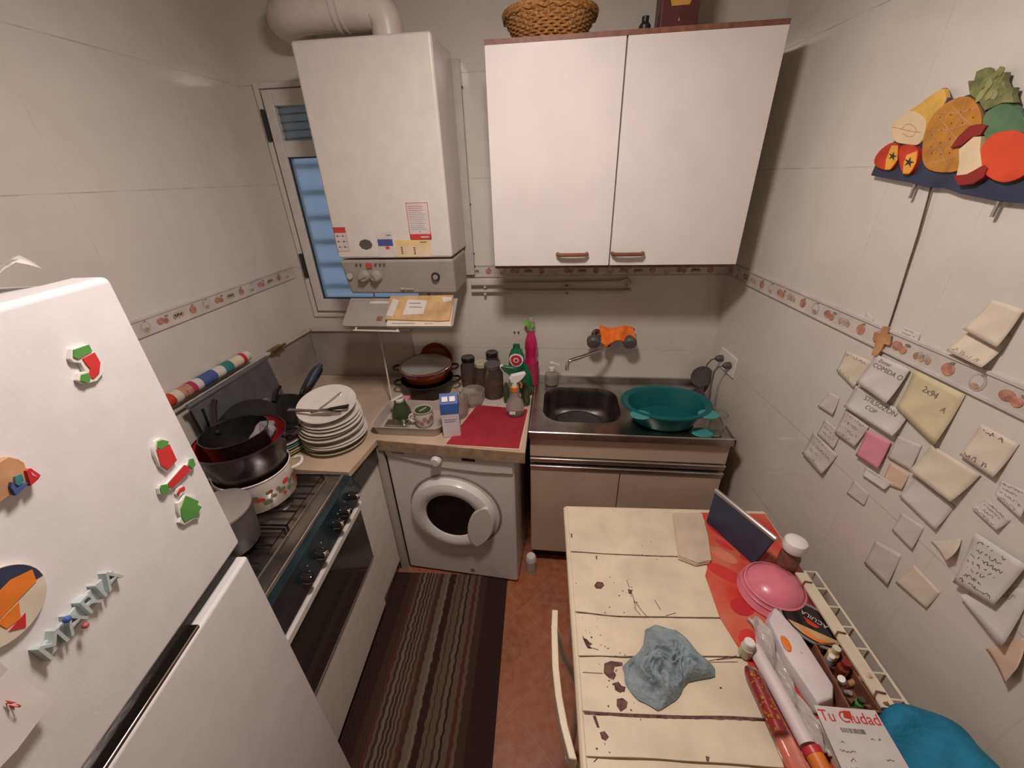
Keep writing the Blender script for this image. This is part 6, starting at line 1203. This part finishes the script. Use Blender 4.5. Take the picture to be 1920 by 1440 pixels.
# ---------------- fruit cut-out on the right wall ----------------
F_=D['fruit']
fo=thing('fruit_plaque','painted wooden cut-out of fruit on a navy base hanging on the right wall','wall decoration',rw(-.9,1.9,.01))
WO=rw(0,0); WU=-RWV; sc_=1/math.sqrt(1+.09**2)
def chaikin(p,n=2):
    for _ in range(n):
        q=[]
        for i in range(len(p)):
            a,b=p[i],p[(i+1)%len(p)]; q+=[(.75*a[0]+.25*b[0],.75*a[1]+.25*b[1]),(.25*a[0]+.75*b[0],.25*a[1]+.75*b[1])]
        p=q
    return p
def wp2(poly,mb,h0,h1,mi=0):   # poly in (y,z) on right wall
    return mb.prism([(-p[0]/sc_,p[1]) for p in poly],WO,WU,(0,0,1),h0,h1,mi)
NW=WU.cross(Vector((0,0,1))).normalized()
assert NW.x<0
build('base_board',wp2(F_['board'],MB(),.006,.018),'navy',fo,bevel=.001)
for nm_,key,mt,h in (('pear','pear','pear_y',.021),('pear_slice','pearcut','pear_c',.0225),('pineapple','pine','pine_o',.024),('pineapple_leaves','leaf','leaf_g',.0235),('green_apple','gapple','gapple',.0255),('red_apple','rapple','rapple',.028),('apple_core','corew','core_w',.030),('core_skin','corer1','maroon_r',.031),('core_skin','corer2','maroon_r',.031),('tomato','tom1','tom_r',.027),('tomato','tom2','tom_r',.028)):
    build(nm_,wp2(chaikin(F_[key]) if key in ('pear','pearcut','pine','gapple','rapple','tom1','tom2') else F_[key],MB(),.010,h),mt,fo,bevel=.0012)
mb=wp2(F_['tom1y'],MB(),.027,.0275); wp2(F_['tom2y'],mb,.028,.0285); wp2(F_['star1'],mb,.0276,.028,1); wp2(F_['star2'],mb,.0286,.029,1); build('tomato_yellow',mb,['tom_y','black_p'],fo)  # yellow area and black star on each tomato
def wpt(p,h): return WO+WU*(-p[0]/sc_)+Vector((0,0,p[1]))+NW*h
Lf=F_['leaf']; lc=(sum(p[0] for p in Lf)/len(Lf),sum(p[1] for p in Lf)/len(Lf)); mb=MB(); rnd_=random.Random(4)
def wpt(p,h): return WO+WU*(-p[0]/sc_)+Vector((0,0,p[1]))+NW*h
for k in range(16):
    cy_=lc[0]+rnd_.uniform(-.026,.026); cz_=lc[1]+rnd_.uniform(-.028,.026); a=PI/2+(-(cy_-lc[0]))*-22+rnd_.uniform(-.3,.3); L_=.020; w_=.007
    pts=[(cy_+L_*u*math.cos(a)+w_*math.sin(PI*u)*s*-math.sin(a),cz_+L_*u*math.sin(a)+w_*math.sin(PI*u)*s*math.cos(a)) for s,us in ((1,(0,.25,.5,.75,1)),(-1,(.75,.5,.25))) for u in us]
    wp2(pts,mb,.0235,.0240+.0001*k,k%2)
build('leaf_blades',mb,['leaf_l','leaf_g'],fo,smooth=False)
mb=MB()
for l in D['fruitlines']: ribbon(mb,[wpt(p,.0245) for p in l],.0009,NW,0)
for l in D['pearline']: ribbon(mb,[wpt(p,.0229) for p in l],.0006,NW,0)
for d_ in D['dots']: mb.ball(tuple(wpt(d_,.0241)),.0013,1,8)
build('painted_lines',mb,['tan_p','maroon_r'],fo)
for yy,zz in ((-.815,1.815),(-1.02,1.79)):
    pegt=build('hook',MB().tube([rw(yy,zz+.035,.012),rw(yy,zz,.012)],.004,8),'alu',fo)
sg=thing('rosary_string','long dark cord hanging from the fruit plaque down to the wooden cross','string',wpt(D['string'][0],.008))
build('cord',MB().tube([wpt(p,.010-.0015*i) for i,p in enumerate(D['string'])],.0021,7),'string',sg)
cx_=thing('wooden_cross','small brown wooden cross hanging on the border tiles of the right wall','cross',wpt(D['cross'][0],.01))
build('cross',wp2(D['cross'],MB(),.008,.013),'tan_p',cx_,bevel=.001)
# ---------------- notes ----------------
NT=D['notes']
def note(key,label,mat,lift=.012,ink=None,lines=0,cat='note',text=None,curl=1,h=None,seed=0,base=.0012,tsize=.02):
    q=NT[key]; P=[Vector(wpt(p,0)) for p in q]  # TL,TR,BR,BL
    c=sum(P,Vector())/4; t=thing('paper_note' if cat=='note' else cat,label,'note' if cat=='note' else cat,c+NW*base,0,'notes stuck on the right wall' if cat=='note' else None)
    def S(u,v): # u along top, v down
        a=P[0].lerp(P[1],u); b=P[3].lerp(P[2],u); p=a.lerp(b,v)
        return p+NW*(base+lift*(v**2)*(1+.25*curl*(u-.5)))
    build('sheet',MB().grid(lambda u,v:S(u,v),8,8),mat,t,solid=.0006,angle=180)
    if lines or text:
        mb=MB(); rnd=random.Random(sum(map(ord,key)))
        hh=1.0/(lines+1.5) if lines else .2
        def rib(pts,w=.0007):
            for a,b in zip(pts,pts[1:]):
                pa=S(*a)+NW*.0008; pb_=S(*b)+NW*.0008; d=pb_-pa
                if d.length<1e-6: continue
                s=d.normalized().cross(NW)*w; mb.add([pa-s,pb_-s,pb_+s,pa+s],[(0,1,2,3)])
        for k in range(lines):
            v=.12+k*.76/max(1,lines-1) if lines>1 else .2; u=.08+rnd.random()*.08; end=rnd.uniform(.6,.92); pts=[]
            am=min(.28/lines,.07)
            while u<end:
                pts.append((u,v+rnd.uniform(-am,am))); u+=rnd.uniform(.012,.03)
                if rnd.random()<.12:
                    rib(pts); pts=[]; u+=.04
            rib(pts)
        if text:
            for tx,(tu,tv),ts in text:
                k0=len(mb.v); U_=(P[1]-P[0]).normalized(); V_=(P[0]-P[3]); V_=(V_-U_*V_.dot(U_)).normalized()
                m2=MB().text(tx,ts,(0,0,0),(1,0,0),(0,1,0),.0,center=True,shear=.2)
                Lu=(P[1]-P[0]).length; Lv=(P[3]-P[0]).length
                m2.v=[S(min(1,max(0,tu+p.x/Lu)),min(1,max(0,tv-p.y/Lv)))+NW*.0009 for p in m2.v]; mb.add(m2.v,m2.f)
        build('handwriting',mb,ink or 'pencil',t,smooth=False)
    return t
note('n_upper2','pale yellow note with faint writing, lower one of the two overlapping at the right edge','paper_pale',.020,'pencil_light',2,base=.001)
note('n_upper','blank pale yellow note overlapping another above the tile border at the right edge','paper_pale',.010,base=.010)
note('n_card','tiny white printed card stuck above the tile border right of the cross','paper_white',.004,'pencil_light',3)
note('n_strip','narrow pale strip of tape crossing the tile border left of the cross','paper_dim',.001)
note('n_writ2','faint grey handwritten note at the left edge of the cluster, third from the top','paper_dim',.005,'pencil_light',4,base=.0012)
note('n_sm1','small plain off-white note at the upper left of the cluster with a lifted corner','paper_dim',.007,base=.0016)
note('n_pic','note with a small coloured drawing, just left of the white COMIDA note','paper_pale',.007,'pencil_light',2,base=.002)
note('n_list','narrow curled note with a list, lowest at the left edge of the cluster','paper_dim',.012,'pencil_light',4,base=.003)
note('n_writ','grey-white note with handwritten lines just left of the pink note','paper_dim',.006,'pencil_light',4,base=.004)
note('n_bigy','large yellow rounded note right of the COMIDA note with dark marks','paper_yellow',.012,'pencil',0,text=[('2x94',(.45,.27),.020),('A',(.80,.42),.016)],base=.003)
note('n_styl','white landscape note with two lines of handwriting below the COMIDA note','paper_white',.012,'pencil',0,text=[('STILSOZON',(.55,.25),.020),('COP',(.45,.55),.018)],base=.006)
note('n_comida','white square note with handwritten word COMIDA below the cross','paper_white',.014,'pencil',0,text=[('Zomar',(.35,.12),.014),('COMIDA O',(.52,.30),.018)],base=.009)
note('n_pinkish','dull pink-beige note just below and right of the pink note','paper_orange',.004,base=.0012)
note('n_tape','narrow white slip hanging directly under the pink note','paper_white',.006,'pencil_light',1,base=.004)
note('n_pale','plain pale note immediately right of the pink note','paper_dim',.004,base=.002)
note('n_pink','bright pink sticky note in the middle left of the cluster','paper_pink',.006,base=.007)
note('n_lined','yellow-beige note with ruled dark lines below the border at the right','paper_pale',.010,'pencil',2,base=.002)
note('n_white','large whitish blank note partly under the large pale yellow one','paper_white',.007,base=.0015)
note('n_paley','large plain pale yellow note in the centre of the cluster','paper_pale',.013,base=.005)
note('n_corner','faint greyish note at the lower left beneath the narrow white slip','paper_dim',.003,base=.001)
note('n_mid','plain grey-white note below the large whitish blank note','paper_dim',.005,base=.0012)
note('n_fold','small folded cream note with a strongly lifted lower edge','paper_pale',.016,base=.0015)
note('n_low1','plain beige note lowest on the left side of the cluster','paper_dim',.006,base=.001)
note('n_low2','faded yellowish note with curled lower corner, nearest the wire rack','paper_pale',.004,base=.001)
note('n_r1','small pale note with tiny dense writing right of the large whitish note','paper_dim',.008,'pencil_light',4,base=.001)
note('n_r2','handwritten note cut by the right edge of the picture beneath the lined note','paper_dim',.009,'pencil_light',4,base=.002)
note('n_sheet2','white sheet with lifted left edge under the densely written sheet','paper_white',.016,'pencil_light',1,base=.001)
note('n_sheet','large sheet with dense dark and purple handwriting at the lower right','paper_white',.008,'pencil',7,base=.010)
note('n_orange','peach coloured note at the very bottom right with a lifted corner','paper_orange',.016,base=.002)
